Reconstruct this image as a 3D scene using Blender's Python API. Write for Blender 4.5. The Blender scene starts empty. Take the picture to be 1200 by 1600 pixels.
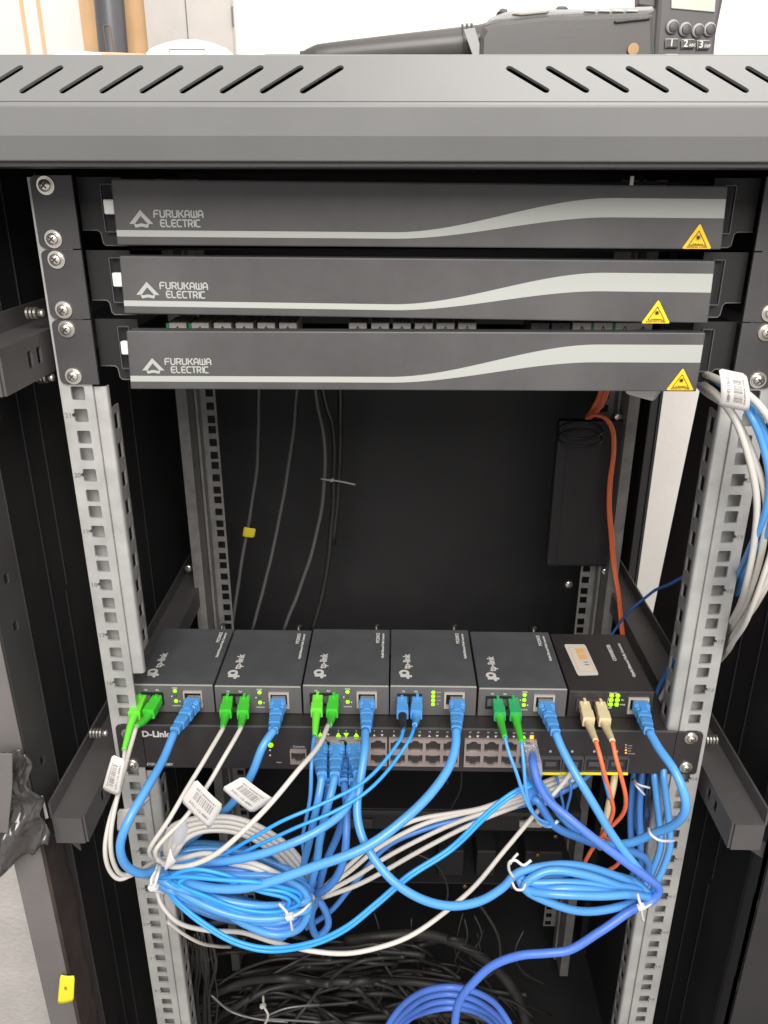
import bpy, bmesh, math, random
from mathutils import Vector, Matrix, noise
random.seed(7)
S = 0.001   # everything below is measured in millimetres
scene = bpy.context.scene
C = scene.collection

# ------------------------------------------------------------------ camera
FPX = 1245.867; PITCH = 0.38808952; YAW = -0.01602131; ROLL = 0.00217035
CAM = Vector((-11.319, -539.489, -6.196))
_f = Vector((math.sin(YAW)*math.cos(PITCH), math.cos(YAW)*math.cos(PITCH), -math.sin(PITCH)))
_r = Vector((math.cos(YAW), -math.sin(YAW), 0)); _u = _r.cross(_f)
_r2 = math.cos(ROLL)*_r + math.sin(ROLL)*_u; _u2 = -math.sin(ROLL)*_r + math.cos(ROLL)*_u
cam = bpy.data.objects.new('camera', bpy.data.cameras.new('camera')); C.objects.link(cam)
cam.matrix_world = Matrix(((_r2.x, _u2.x, -_f.x, CAM.x*S), (_r2.y, _u2.y, -_f.y, CAM.y*S), (_r2.z, _u2.z, -_f.z, CAM.z*S), (0, 0, 0, 1)))
cam.data.sensor_fit = 'VERTICAL'; cam.data.sensor_height = 24; cam.data.lens = FPX/1600*24
cam.data.clip_start = 0.01; cam.data.clip_end = 50
scene.camera = cam
scene.render.resolution_x = 768; scene.render.resolution_y = 1024

# ------------------------------------------------------------------ light
w = bpy.data.worlds.new('World'); scene.world = w; w.use_nodes = True
w.node_tree.nodes['Background'].inputs[0].default_value = (1, 0.97, 0.95, 1)
w.node_tree.nodes['Background'].inputs[1].default_value = 0.46
def area(name, loc, target, size, power, col=(1, 0.97, 0.93), sy=None):
    l = bpy.data.lights.new(name, 'AREA'); l.size = size; l.energy = power; l.color = col
    if sy: l.shape = 'RECTANGLE'; l.size_y = sy
    o = bpy.data.objects.new(name, l); C.objects.link(o); o.location = loc
    o.rotation_euler = (Vector(target)-Vector(loc)).to_track_quat('-Z', 'Y').to_euler()
    return o
area('room_lamp', (0.15, -1.6, 1.0), (0, 0, -0.3), 1.3, 44)
area('rear_wall_fill', (0.35, 0.1, 1.0), (0.2, 0.7, 0.3), 0.7, 6.5)  # unseen fill, added to brighten the wall behind the cabinet
scene.view_settings.view_transform = 'Standard'; scene.view_settings.look = 'None'
scene.view_settings.exposure = 0.62; scene.view_settings.gamma = 1

# ------------------------------------------------------------------ helpers
def ray(px, py): return _f + _r2*((px-600)/FPX) - _u2*((py-800)/FPX)
def at(px, py, Y):
    d = ray(px, py); return CAM + d*((Y-CAM.y)/d.y)
def atx(px, py, X):
    d = ray(px, py); return CAM + d*((X-CAM.x)/d.x)
def atz(px, py, Z):
    d = ray(px, py); return CAM + d*((Z-CAM.z)/d.z)

def mat(name, col, rough=0.5, metal=0.0, bump=0.0, bscale=400, var=0.0, vscale=30, spec=0.5, emit=0, alpha=1, trans=0, coat=0):
    m = bpy.data.materials.new(name); m.use_nodes = True; nt = m.node_tree; p = nt.nodes['Principled BSDF']
    p.inputs['Base Color'].default_value = (*col, 1); p.inputs['Roughness'].default_value = rough
    p.inputs['Metallic'].default_value = metal; p.inputs['Specular IOR Level'].default_value = spec
    p.inputs['Transmission Weight'].default_value = trans; p.inputs['Coat Weight'].default_value = coat
    if emit: p.inputs['Emission Color'].default_value = (*col, 1); p.inputs['Emission Strength'].default_value = emit
    tc = nt.nodes.new('ShaderNodeTexCoord')
    if bump:
        n = nt.nodes.new('ShaderNodeTexNoise'); n.inputs['Scale'].default_value = bscale; n.inputs['Detail'].default_value = 3
        b = nt.nodes.new('ShaderNodeBump'); b.inputs['Strength'].default_value = bump; b.inputs['Distance'].default_value = 0.001
        nt.links.new(tc.outputs['Object'], n.inputs['Vector']); nt.links.new(n.outputs['Fac'], b.inputs['Height']); nt.links.new(b.outputs[0], p.inputs['Normal'])
    if var:
        n = nt.nodes.new('ShaderNodeTexNoise'); n.inputs['Scale'].default_value = vscale; n.inputs['Detail'].default_value = 5; n.inputs['Roughness'].default_value = 0.6
        r = nt.nodes.new('ShaderNodeValToRGB'); r.color_ramp.elements[0].position = 0.3; r.color_ramp.elements[1].position = 0.7
        r.color_ramp.elements[0].color = (*[c*(1-var) for c in col], 1); r.color_ramp.elements[1].color = (*[min(1, c*(1+var)) for c in col], 1)
        nt.links.new(tc.outputs['Object'], n.inputs['Vector']); nt.links.new(n.outputs['Fac'], r.inputs[0]); nt.links.new(r.outputs[0], p.inputs['Base Color'])
        m2 = nt.nodes.new('ShaderNodeMapRange'); m2.inputs[3].default_value = max(0.05, rough-0.08); m2.inputs[4].default_value = min(1, rough+0.12)
        nt.links.new(n.outputs['Fac'], m2.inputs[0]); nt.links.new(m2.outputs[0], p.inputs['Roughness'])
    return m

M = dict(
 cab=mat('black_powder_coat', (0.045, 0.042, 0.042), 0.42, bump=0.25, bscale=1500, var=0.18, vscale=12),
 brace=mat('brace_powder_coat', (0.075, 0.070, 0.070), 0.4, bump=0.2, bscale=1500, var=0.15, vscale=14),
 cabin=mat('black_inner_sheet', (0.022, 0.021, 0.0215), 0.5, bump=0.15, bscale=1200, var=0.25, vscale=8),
 hood=mat('hood_glare_coat', (0.160, 0.160, 0.158), 0.38, bump=0.07, bscale=1800, var=0.05, vscale=10),  # the cabinet's black paint, lightened with glare in the base colour
 panel=mat('charcoal_panel', (0.068, 0.064, 0.065), 0.45, bump=0.1, bscale=1600, var=0.22, vscale=16),
 ear=mat('black_ear', (0.05, 0.047, 0.049), 0.4, bump=0.15, bscale=1500, var=0.1, vscale=40),
 pit=mat('black_void', (0.008, 0.007, 0.007), 0.6),
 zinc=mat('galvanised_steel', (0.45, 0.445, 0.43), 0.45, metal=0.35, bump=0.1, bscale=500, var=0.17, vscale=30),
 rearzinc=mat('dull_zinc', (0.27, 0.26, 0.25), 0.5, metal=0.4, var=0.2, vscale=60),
 screw=mat('nickel_screw', (0.72, 0.68, 0.62), 0.25, metal=0.9),
 white=mat('white_print', (0.375, 0.385, 0.36), 0.5),
 whitetext=mat('white_lettering', (0.55, 0.54, 0.51), 0.5),
 dimtext=mat('pale_grey_lettering', (0.42, 0.40, 0.37), 0.5),
 yellow=mat('yellow_sticker', (0.85, 0.55, 0.015), 0.45),
 black=mat('black_print', (0.02, 0.018, 0.01), 0.5),
 conv=mat('grey_metal_case', (0.075, 0.076, 0.080), 0.4, bump=0.2, bscale=1800, var=0.14, vscale=30),
 convfront=mat('grey_front_plate', (0.105, 0.102, 0.10), 0.42, bump=0.15, bscale=1800, var=0.05, vscale=30),
 convblack=mat('black_metal_case', (0.030, 0.026, 0.026), 0.36, bump=0.2, bscale=1500, var=0.1, vscale=30),
 switch=mat('switch_black', (0.028, 0.024, 0.024), 0.42, bump=0.2, bscale=1500, var=0.1, vscale=30),
 port=mat('port_block_metal', (0.37, 0.305, 0.28), 0.4, metal=0.4, var=0.08, vscale=90),
 jack=mat('jack_steel', (0.55, 0.49, 0.44), 0.35, metal=0.3),
 portin=mat('port_inside', (0.008, 0.007, 0.007), 0.5),
 pin=mat('gold_pin', (0.16, 0.12, 0.08), 0.4, metal=0.5),
 led=mat('lit_green_led', (0.22, 0.95, 0.0), 0.4, emit=1.6),
 ledoff=mat('unlit_led', (0.02, 0.10, 0.03), 0.25),
 amber=mat('lit_amber_led', (1.0, 0.25, 0.03), 0.4, emit=1.8),
 blue=mat('blue_cable', (0.082, 0.305, 0.68), 0.30, bump=0.1, bscale=250, var=0.09, vscale=14),
 blue2=mat('bright_blue_fibre', (0.03, 0.31, 0.82), 0.35, var=0.06, vscale=14),
 blue3=mat('deep_blue_cable', (0.058, 0.20, 0.55), 0.38, bump=0.15, bscale=250, var=0.1, vscale=14),
 bplug=mat('blue_boot', (0.078, 0.29, 0.66), 0.42, bump=0.08, bscale=500),
 violet=mat('violet_blue_cable', (0.075, 0.18, 0.62), 0.4, bump=0.15, bscale=250, var=0.1, vscale=14),
 wcab=mat('off_white_cable', (0.56, 0.53, 0.485), 0.45, bump=0.1, bscale=250, var=0.06, vscale=14),
 green=mat('green_connector', (0.055, 0.52, 0.035), 0.38),
 lime=mat('light_green_connector', (0.16, 0.70, 0.05), 0.38),
 teal=mat('teal_green_connector', (0.03, 0.36, 0.12), 0.38),
 orange=mat('orange_fibre', (0.78, 0.15, 0.05), 0.42, var=0.08, vscale=14),
 beige=mat('beige_connector', (0.68, 0.56, 0.34), 0.45),
 clear=mat('clear_plug', (0.80, 0.82, 0.86), 0.12, trans=0.75),
 bcab=mat('black_cable', (0.035, 0.034, 0.033), 0.32, coat=0.2),
 bdust=mat('dusty_black_cable', (0.022, 0.0205, 0.019), 0.55, var=0.3, vscale=20),
 gcab=mat('glossy_black_cable', (0.13, 0.13, 0.13), 0.25, coat=0.3),
 tie=mat('white_nylon', (0.62, 0.61, 0.59), 0.4),
 paper=mat('white_label_paper', (0.60, 0.575, 0.55), 0.5, bump=0.1, bscale=150),
 print=mat('grey_barcode_ink', (0.20, 0.185, 0.185), 0.6),
 wall=mat('white_plaster', (0.74, 0.71, 0.675), 0.8, bump=0.5, bscale=90, var=0.05, vscale=5),
 greywall=mat('grey_plaster', (0.42, 0.395, 0.375), 0.85, bump=1.0, bscale=220, var=0.12, vscale=18),
 stain=mat('rust_stained_plaster', (0.66, 0.42, 0.22), 0.8, bump=0.4, bscale=90, var=0.1, vscale=12),
 board=mat('weathered_board', (0.46, 0.43, 0.40), 0.7, bump=0.3, bscale=60, var=0.06, vscale=20),
 post=mat('post_lit_coat', (0.15, 0.138, 0.134), 0.42, bump=0.2, bscale=1500, var=0.12, vscale=12),  # left post face: reflected light put into a paler base colour
 pipe=mat('dark_grey_pipe', (0.085, 0.085, 0.095), 0.35, var=0.1, vscale=20),
 wplastic=mat('white_plastic', (0.80, 0.79, 0.77), 0.35),
 radio=mat('black_radio_plastic', (0.060, 0.055, 0.053), 0.38, bump=0.06, bscale=1200, var=0.1, vscale=20),
 radiog=mat('grey_radio_edge', (0.26, 0.255, 0.255), 0.45),
 phone=mat('dark_phone_plastic', (0.075, 0.067, 0.068), 0.42, var=0.05, vscale=20),
 lcd=mat('lcd_glass', (0.42, 0.46, 0.38), 0.15),
 brass=mat('brass_contact', (0.25, 0.16, 0.08), 0.35, metal=0.6),
 card=mat('cardboard', (0.62, 0.44, 0.28), 0.8),
 ystick=mat('bright_yellow_tape', (0.85, 0.72, 0.03), 0.5),
 wrap=mat('black_plastic_film', (0.055, 0.050, 0.048), 0.22, bump=0.6, bscale=60, coat=0.6),
 brown=mat('brown_edge', (0.040, 0.027, 0.024), 0.55, var=0.5, vscale=25),
 haze=mat('frosted_film', (0.62, 0.63, 0.62), 0.3),
 floor=mat('concrete_floor', (0.2, 0.19, 0.18), 0.8, var=0.1),
)

def empty(name, label, cat, loc=(0, 0, 0), group=None):
    o = bpy.data.objects.new(name, None); C.objects.link(o); o.empty_display_size = 0.02
    o.location = Vector(loc)*S; o['label'] = label; o['category'] = cat
    if group: o['group'] = group
    return o
def tag(o, label, cat, group=None):
    o['label'] = label; o['category'] = cat
    if group: o['group'] = group
    return o
def _world_inv(parent):
    loc = Vector((0, 0, 0)); p = parent
    while p: loc += p.location; p = p.parent if p.parent else None
    return loc

class MB:
    """collects shapes (mm, world coordinates) and links them as one mesh object"""
    def __init__(s): s.v = []; s.f = []; s.sm = []
    def add(s, vs, fs, smooth=False):
        n = len(s.v); s.v += [Vector(v) for v in vs]; s.f += [tuple(i+n for i in f) for f in fs]; s.sm += [smooth]*len(fs); return s
    def box(s, x0, x1, y0, y1, z0, z1):
        vs = [(x, y, z) for x in (x0, x1) for y in (y0, y1) for z in (z0, z1)]
        return s.add(vs, [(0, 1, 3, 2), (4, 6, 7, 5), (0, 4, 5, 1), (2, 3, 7, 6), (0, 2, 6, 4), (1, 5, 7, 3)])
    def mesh(s, me, Mx, smooth=False):
        return s.add([Mx @ v.co for v in me.vertices], [tuple(p.vertices) for p in me.polygons], smooth)
    def prism(s, prof, x0, x1):
        """profile of (y,z) extruded along x"""
        n = len(prof); vs = [(x0, y, z) for y, z in prof]+[(x1, y, z) for y, z in prof]
        fs = [(i, (i+1) % n, (i+1) % n+n, i+n) for i in range(n)]+[tuple(range(n))[::-1], tuple(range(n, 2*n))]
        return s.add(vs, fs)
    def tube(s, pts, r, seg=10, res=5, closed=False):
        P = smooth_path(pts, res, closed); rs = r if callable(r) else (lambda t: r)
        if n_kink(r) and not closed and len(P) > 8: P = [p+Vector((noise.noise(p*.022), noise.noise(p*.022+Vector((9, 0, 0))), noise.noise(p*.022+Vector((0, 7, 0)))))*1.5 for p in P]
        n = len(P); up = None; base = len(s.v); vs = []
        for i in range(n):
            a = P[i-1] if i > 0 else (P[-2] if closed else P[i]); b = P[i+1] if i < n-1 else (P[1] if closed else P[i])
            t = (b-a)
            if t.length < 1e-6: t = Vector((0, -1, 0))
            t.normalize()
            if up is None: up = t.orthogonal().normalized()
            up = (up-t*up.dot(t));
            if up.length < 1e-5: up = t.orthogonal()
            up.normalize(); q = t.cross(up); rr = rs(i/(n-1))
            vs += [P[i]+up*(rr*math.cos(2*math.pi*k/seg))+q*(rr*math.sin(2*math.pi*k/seg)) for k in range(seg)]
        fs = [(i*seg+k, i*seg+(k+1) % seg, (i+1)*seg+(k+1) % seg, (i+1)*seg+k) for i in range(n-1) for k in range(seg)]
        s.add(vs, fs, True)
        if not closed: s.add([], []); m = len(s.v)-len(vs); s.f += [tuple(m+k for k in range(seg))[::-1], tuple(m+(n-1)*seg+k for k in range(seg))]; s.sm += [False, False]
        return s
    def loft(s, P, wh, up=Vector((0, 0, 1)), rnd=0.28):
        """rounded-rectangle sections wh=(w,h) at points P"""
        n = len(P); vs = []; k8 = 8
        for i in range(n):
            t = (P[min(i+1, n-1)]-P[max(i-1, 0)])
            if t.length < 1e-6: t = P[-1]-P[0]
            t.normalize(); sd = t.cross(up).normalized(); u2 = sd.cross(t)
            w_, h_ = wh[i][0]/2, wh[i][1]/2; c = rnd*min(w_, h_)*2*0.5
            for a, b in ((w_, -h_+c), (w_, h_-c), (w_-c, h_), (-w_+c, h_), (-w_, h_-c), (-w_, -h_+c), (-w_+c, -h_), (w_-c, -h_)):
                vs.append(P[i]+sd*a+u2*b)
        fs = [(i*k8+k, i*k8+(k+1) % k8, (i+1)*k8+(k+1) % k8, (i+1)*k8+k) for i in range(n-1) for k in range(k8)]
        fs += [tuple(range(k8))[::-1], tuple(range((n-1)*k8, n*k8))]
        return s.add(vs, fs)
    def build(s, name, m, parent=None, bevel=0, kind=None, recalc=False):
        org = _world_inv(parent) if parent else Vector((0, 0, 0))
        me = bpy.data.meshes.new(name); me.from_pydata([v*S-org for v in s.v], [], s.f)
        me.polygons.foreach_set('use_smooth', s.sm)
        bm = bmesh.new(); bm.from_mesh(me); bmesh.ops.recalc_face_normals(bm, faces=bm.faces); bm.to_mesh(me); bm.free()
        me.update(); me.materials.append(M[m]); o = bpy.data.objects.new(name, me); C.objects.link(o)
        if parent: o.parent = parent
        if bevel:
            b = o.modifiers.new('bevel', 'BEVEL'); b.width = bevel*S; b.segments = 2; b.limit_method = 'ANGLE'; b.angle_limit = math.radians(40)
        if kind: o['kind'] = kind
        return o

def n_kink(r): return (not callable(r)) and 1.2 < r < 5
def smooth_path(pts, res=5, closed=False):
    pts = [Vector(p) for p in pts]; n = len(pts)
    if n < 3 or res <= 1: return pts
    out = []
    rng = n if closed else n-1
    for i in range(rng):
        p1 = pts[i]; p2 = pts[(i+1) % n]
        p0 = pts[(i-1) % n] if (closed or i > 0) else p1*2-p2
        p3 = pts[(i+2) % n] if (closed or i+2 < n) else p2*2-p1
        # centripetal-like tangents limit overshoot
        d01 = max((p1-p0).length, 1e-3)**.5; d12 = max((p2-p1).length, 1e-3)**.5; d23 = max((p3-p2).length, 1e-3)**.5
        m1 = (p2-p1)+((p1-p0)/d01-(p2-p0)/(d01+d12))*d12
        m2 = (p2-p1)+((p3-p2)/d23-(p3-p1)/(d12+d23))*d12
        for j in range(res):
            t = j/res
            out.append(p1*(2*t**3-3*t*t+1)+m1*(t**3-2*t*t+t)+p2*(-2*t**3+3*t*t)+m2*(t**3-t*t))
    out.append(pts[0].copy() if closed else pts[-1])
    return out

_deps = None
def curve_mesh(polys, thick):
    cu = bpy.data.curves.new('c', 'CURVE'); cu.dimensions = '2D'; cu.fill_mode = 'BOTH'; cu.extrude = thick/2
    for poly in polys:
        sp = cu.splines.new('POLY'); sp.points.add(len(poly)-1); sp.use_cyclic_u = True
        for p, q in zip(sp.points, poly): p.co = (q[0], q[1], 0, 1)
    o = bpy.data.objects.new('c', cu); me = bpy.data.meshes.new_from_object(o)
    bpy.data.objects.remove(o); bpy.data.curves.remove(cu); return me
def text_mesh(txt, size, thick=0.15, bold=0.0, align='LEFT', space=1.0, shear=0):
    cu = bpy.data.curves.new('t', 'FONT'); cu.body = txt; cu.size = size; cu.extrude = thick/2; cu.offset = bold
    cu.align_x = align; cu.space_character = space; cu.resolution_u = 2; cu.shear = shear
    o = bpy.data.objects.new('t', cu); me = bpy.data.meshes.new_from_object(o)
    bpy.data.objects.remove(o); bpy.data.curves.remove(cu); return me
RX = Matrix.Rotation(math.pi/2, 4, 'X')
def F(x, Y, z, ang=0): return Matrix.Translation((x, Y, z)) @ RX @ Matrix.Rotation(ang, 4, 'Z')     # frontal frame, local z faces the camera
def TOP(x, Y, z, ang=0): return Matrix.Translation((x, Y, z)) @ Matrix.Rotation(ang, 4, 'Z')
def rect(x0, x1, y0, y1): return [(x0, y0), (x1, y0), (x1, y1), (x0, y1)]
def rrect(x0, x1, y0, y1, r, corners='1111', n=4):
    out = []
    for i, (cx, cy, a) in enumerate(((x0+r, y0+r, 180), (x1-r, y0+r, 270), (x1-r, y1-r, 0), (x0+r, y1-r, 90))):
        if corners[i] == '1':
            for k in range(n+1): t = math.radians(a+90*k/n); out.append((cx+r*math.cos(t), cy+r*math.sin(t)))
        else: out.append(((x0, y0), (x1, y0), (x1, y1), (x0, y1))[i])
    return out
def plate(polys, thick, Mx): return MB().mesh(curve_mesh(polys, thick), Mx)
def text(txt, size, Mx, m, parent, name='lettering', **k):
    return MB().mesh(text_mesh(txt, size, **k), Mx).build(name, m, parent)
def disc(mb, c, r, axis=Vector((0, -1, 0)), h=0.5, n=16, dome=0.0):
    c = Vector(c); u = axis.orthogonal().normalized(); v = axis.cross(u); vs = []
    for hh, rr in ((0, r), (h, r), (h+dome*.6, r*.75), (h+dome, r*.35)) if dome else ((0, r), (h, r)):
        vs += [c+axis*hh+u*(rr*math.cos(2*math.pi*k/n))+v*(rr*math.sin(2*math.pi*k/n)) for k in range(n)]
    L = len(vs)//n
    fs = [(i*n+k, i*n+(k+1) % n, (i+1)*n+(k+1) % n, (i+1)*n+k) for i in range(L-1) for k in range(n)]
    fs += [tuple(range(n)), tuple(range((L-1)*n, L*n))]
    return mb.add(vs, fs, bool(dome))

_screw = {}
def screw(x, Y, z, parent, axis=(0, -1, 0), k=1.0):
    """washer and cross-slot pan head"""
    key = (axis, k)
    if key not in _screw:
        mb = MB(); a = Vector(axis)
        disc(mb, (0, 0, 0), 5.6*k, a, 1.2*k, 20); disc(mb, a*1.2*k, 4.6*k, a, 0.8*k, 18); disc(mb, a*2.0*k, 3.7*k, a, 1.3*k, 18, dome=1.0*k)
        me_o = mb.build('screw', 'screw'); me = me_o.data
        mb2 = MB(); u = a.orthogonal().normalized(); v = a.cross(u)
        for d in (u, v):
            e = a.cross(d); c = a*(4.15*k); h = []
            for s1, s2, s3 in ((-1, -1, -1), (1, -1, -1), (1, 1, -1), (-1, 1, -1), (-1, -1, 1), (1, -1, 1), (1, 1, 1), (-1, 1, 1)):
                h.append(c+d*(2.2*k*s1)+e*(0.42*k*s2)+a*(0.25*k*s3))
            mb2.add(h, [(0, 1, 2, 3), (7, 6, 5, 4), (0, 4, 5, 1), (1, 5, 6, 2), (2, 6, 7, 3), (3, 7, 4, 0)])
        o2 = mb2.build('screw', 'black'); me.materials.append(M['black'])
        bm = bmesh.new(); bm.from_mesh(me); nf = len(bm.faces); bm.from_mesh(o2.data); bm.faces.ensure_lookup_table()
        for f in bm.faces[nf:]: f.material_index = 1
        bm.to_mesh(me); bm.free(); bpy.data.objects.remove(me_o); bpy.data.objects.remove(o2); _screw[key] = me
    o = bpy.data.objects.new('screw', _screw[key]); C.objects.link(o); o.parent = parent
    o.location = Vector((x, Y, z))*S - _world_inv(parent)
    return o

U = 44.45
# ================================================================== the room
MB().box(-1500, 1500, 700, 740, -1300, 1900).build('rear_wall', 'wall', kind='structure')
MB().box(1500, 1540, -1500, 740, -1300, 1900).build('right_wall', 'wall', kind='structure')
MB().box(-1500, -316, -10, 30, -1300, 40).build('side_wall', 'greywall', kind='structure')
MB().box(-1500, 1500, -1500, 740, -1340, -1300).build('floor', 'floor', kind='structure')
def strip(px0, px1, Y, name, m, th=3, z0=60, z1=520, parent=None):
    a = at(px0, 40, Y).x; b = at(px1, 40, Y).x
    return MB().box(a, b, Y-th, Y, z0, z1).build(name, m, parent)
pw = bpy.data.objects['rear_wall']
strip(128, 152, 699, 'rust_stain', 'stain', parent=pw, th=2); strip(196, 233, 699, 'rust_stain', 'stain', parent=pw, th=2)
strip(36, 41, 699, 'rust_streak', 'stain', parent=pw, th=1); strip(62, 67, 699, 'rust_streak', 'stain', parent=pw, th=1)
b = strip(234, 366, 690, 'wooden_board', 'board', th=18); tag(b, 'weathered grey wooden board fixed upright on the wall beside the rust stain', 'board')
MB().box(at(292, 40, 672).x, at(293.2, 40, 672).x, 671, 673, 60, 520).build('seam', 'pipe', b)
MB().box(at(362, 20, 670).x, at(364, 20, 670).x, 669, 673, at(362, 42, 670).z, at(362, 10, 670).z).build('slot', 'pipe', b)
pp = empty('conduit_pipe', 'dark grey conduit pipe running up the wall between rust stains', 'pipe', (at(172, 40, 660).x, 660, 60))
c0 = at(178, 90, 660); c1 = at(165, -60, 660)
MB().tube([c0-(c1-c0)*1.0, c0, c1, c1+(c1-c0)*2], 19, 20, 1).build('tube', 'pipe', pp)
q = at(170, 66, 640)
MB().mesh(curve_mesh([rrect(-5, 5, -20, 20, 4.5), rrect(-4, 4, -19, 19, 3.6)], 1), F(q.x, 640.5, q.z, 0.05)).build('stamp', 'brass', pp)

# ================================================================== cabinet
cab = empty('rack_cabinet', 'open black server rack cabinet with galvanised rails and slotted top hood', 'cabinet', (0, 0, -1100))
def hood():
    # front lip, step, front band
    path = [(-75, 34.6), (-77.2, 32.4), (-75.2, 18.2), (-69.5, 6.0), (-40, 6.0), (-40, 7.5), (-68, 7.5), (-73, 19), (-74, 31)]
    band = MB().prism(path, -330, 345)
    mb = MB()
    # sloped slotted band: plate in its own plane, 45 degrees
    L = 33.0; polys = [rect(-330, 330, 0, L)]
    rot = Matrix.Translation((0, -75, 34.6)) @ Matrix.Rotation(math.radians(47), 4, 'X')
    inv = rot.inverted(); nrm = (rot.to_3x3() @ Vector((0, 0, 1)))
    def onp(px, py):
        d = ray(px, py); o = Vector((0, -75, 34.6)); t = (o-CAM).dot(nrm)/d.dot(nrm); p = inv @ (CAM+d*t); return p.xy
    def slot(a, b, r=1.9):
        a = onp(*a); b = onp(*b); d = (b-a).normalized(); n = Vector((-d.y, d.x)); th = math.atan2(n.y, n.x); out = []
        for c, s0 in ((a, th), (b, th+math.pi)):
            for k in range(7): t = s0+math.pi*k/6; out.append((c.x+r*math.cos(t), c.y+r*math.sin(t)))
        return out
    def cells(lo, hi, n, x_of):
        """slots leaning one way: one parallelogram cell each"""
        def bound(i):
            q0 = [onp(*p) for p in x_of(i-1)]; q1 = [onp(*p) for p in x_of(i)]
            sl = ((q0[1].x-q0[0].x)/(q0[1].y-q0[0].y)+(q1[1].x-q1[0].x)/(q1[1].y-q1[0].y))/2; x = (q0[0].x+q1[0].x)/2; y = (q0[0].y+q1[0].y)/2
            return (x-y*sl, 0), (x+(L-y)*sl, L)
        for i in range(n):
            l0, l1 = bound(i); r0, r1 = bound(i+1)
            mb.mesh(curve_mesh([[l0, r0, r1, l1], slot(*x_of(i))], 0), rot)
            if i == 0: first = (l0, l1)
            if i == n-1: last = (r0, r1)
        return first, last
    a1_, a2_ = cells(0, 0, 13, lambda i: ((-340+62.6*(i+1), 142), (-340+62.6*(i+1)+58, 106)))
    b1_, b2_ = cells(0, 0, 12, lambda i: ((853+62.3*i, 141), (796+62.3*i, 107)))
    mb.mesh(curve_mesh([[(-330, 0), a1_[0], a1_[1], (-330, L)]], 0), rot)
    mb.mesh(curve_mesh([[a2_[0], b1_[0], b1_[1], a2_[1]]], 0), rot)
    mb.mesh(curve_mesh([[b2_[0], (345, 0), (345, L), b2_[1]]], 0), rot)
    e = rot @ Vector((0, L, 0))
    band.box(-330, 345, e.y-0.5, 590, e.z-1.6, e.z+0.2)
    o = band.build('top_hood', 'hood', cab, bevel=1.1)
    sl = mb.build('slotted_band', 'hood', o)
    bm = bmesh.new(); bm.from_mesh(sl.data); bmesh.ops.remove_doubles(bm, verts=bm.verts, dist=0.00005)
    for f in bm.faces:
        if f.normal.y > 0: f.normal_flip()
    bm.to_mesh(sl.data); bm.free()
    so = sl.modifiers.new('thickness', 'SOLIDIFY'); so.thickness = 0.0016; so.offset = -1
    return e
HE = hood()
# ceiling sheet seen from below, frame lintel
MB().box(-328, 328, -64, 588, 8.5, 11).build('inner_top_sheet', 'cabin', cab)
MB().box(-328, 328, -66, -20, 3.0, 8.0).build('lintel', 'cab', cab, bevel=0.8)
q = at(987, 281, -20); MB().box(q.x-1.0, q.x+1.0, -21, -19.8, q.z-3, q.z+2).build('white_glint', 'white', cab)  # small white box standing in for a glint under the hood
# side panels (left closed, right with an open side bay)
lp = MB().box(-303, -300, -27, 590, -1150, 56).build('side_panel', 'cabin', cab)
for Y, z0, z1 in ((79, -330, 5), (75, -1100, -334), (48, -1100, 5), (140, -1100, 5), (215, -1100, 5), (300, -1100, 5)):
    MB().box(-299.9, -298.4, Y-1, Y+1, z0, z1).build('panel_fold', 'cabin', lp, bevel=0.5)
def wallpoly(X, yz, name, m, th=3):
    mb = MB(); n = len(yz); vs = [(X, y, z) for y, z in yz]+[(X+th, y, z) for y, z in yz]
    mb.add(vs, [tuple(range(n)), tuple(range(2*n-1, n-1, -1))]+[(i, (i+1) % n, (i+1) % n+n, i+n) for i in range(n)]); return mb.build(name, m, cab)
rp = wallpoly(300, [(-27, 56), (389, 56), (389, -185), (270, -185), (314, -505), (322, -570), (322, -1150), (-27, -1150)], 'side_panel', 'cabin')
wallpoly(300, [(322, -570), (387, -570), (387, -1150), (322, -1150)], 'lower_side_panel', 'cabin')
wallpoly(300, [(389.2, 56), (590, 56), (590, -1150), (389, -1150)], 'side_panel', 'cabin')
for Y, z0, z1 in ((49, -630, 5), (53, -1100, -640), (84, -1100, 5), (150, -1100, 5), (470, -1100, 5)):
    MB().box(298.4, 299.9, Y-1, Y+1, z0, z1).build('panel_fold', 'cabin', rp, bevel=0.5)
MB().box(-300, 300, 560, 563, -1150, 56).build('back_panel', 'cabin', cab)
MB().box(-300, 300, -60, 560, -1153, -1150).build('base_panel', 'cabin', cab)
MB().box(-300, -292, 535, 559, -1150, 5).build('rear_post', 'cabin', cab); MB().box(290, 299.8, 391, 412, -1150, 5).build('rear_post', 'cabin', cab, bevel=1)
# front posts
def post(sx):
    xi, xo = 285*sx, (311 if sx < 0 else 330)*sx
    yb = -27 if sx < 0 else -36; yf = -64 if sx < 0 else -55
    holes = []
    p = plate([rect(-yb, -yf, -1150, 3)]+[rect(-yb+13, -yb+20, z-4, z+4) for z in (-262, -300, -420, -545, -640, -700, -780, -900)], 1.6, Matrix(((0, 0, 1, xi), (-1, 0, 0, 0), (0, 1, 0, 0), (0, 0, 0, 1))))
    p.box(min(xi, xo)+0.5, max(xi, xo)-0.5, yb+5, yb+6, -1150, 3)
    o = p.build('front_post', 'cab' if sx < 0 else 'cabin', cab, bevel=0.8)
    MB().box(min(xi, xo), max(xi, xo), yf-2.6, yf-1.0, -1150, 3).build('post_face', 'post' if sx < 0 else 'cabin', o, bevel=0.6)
    return o
lpost = post(-1); rpost = post(1)
mb = MB(); n_ = 60; vs = []
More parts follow.
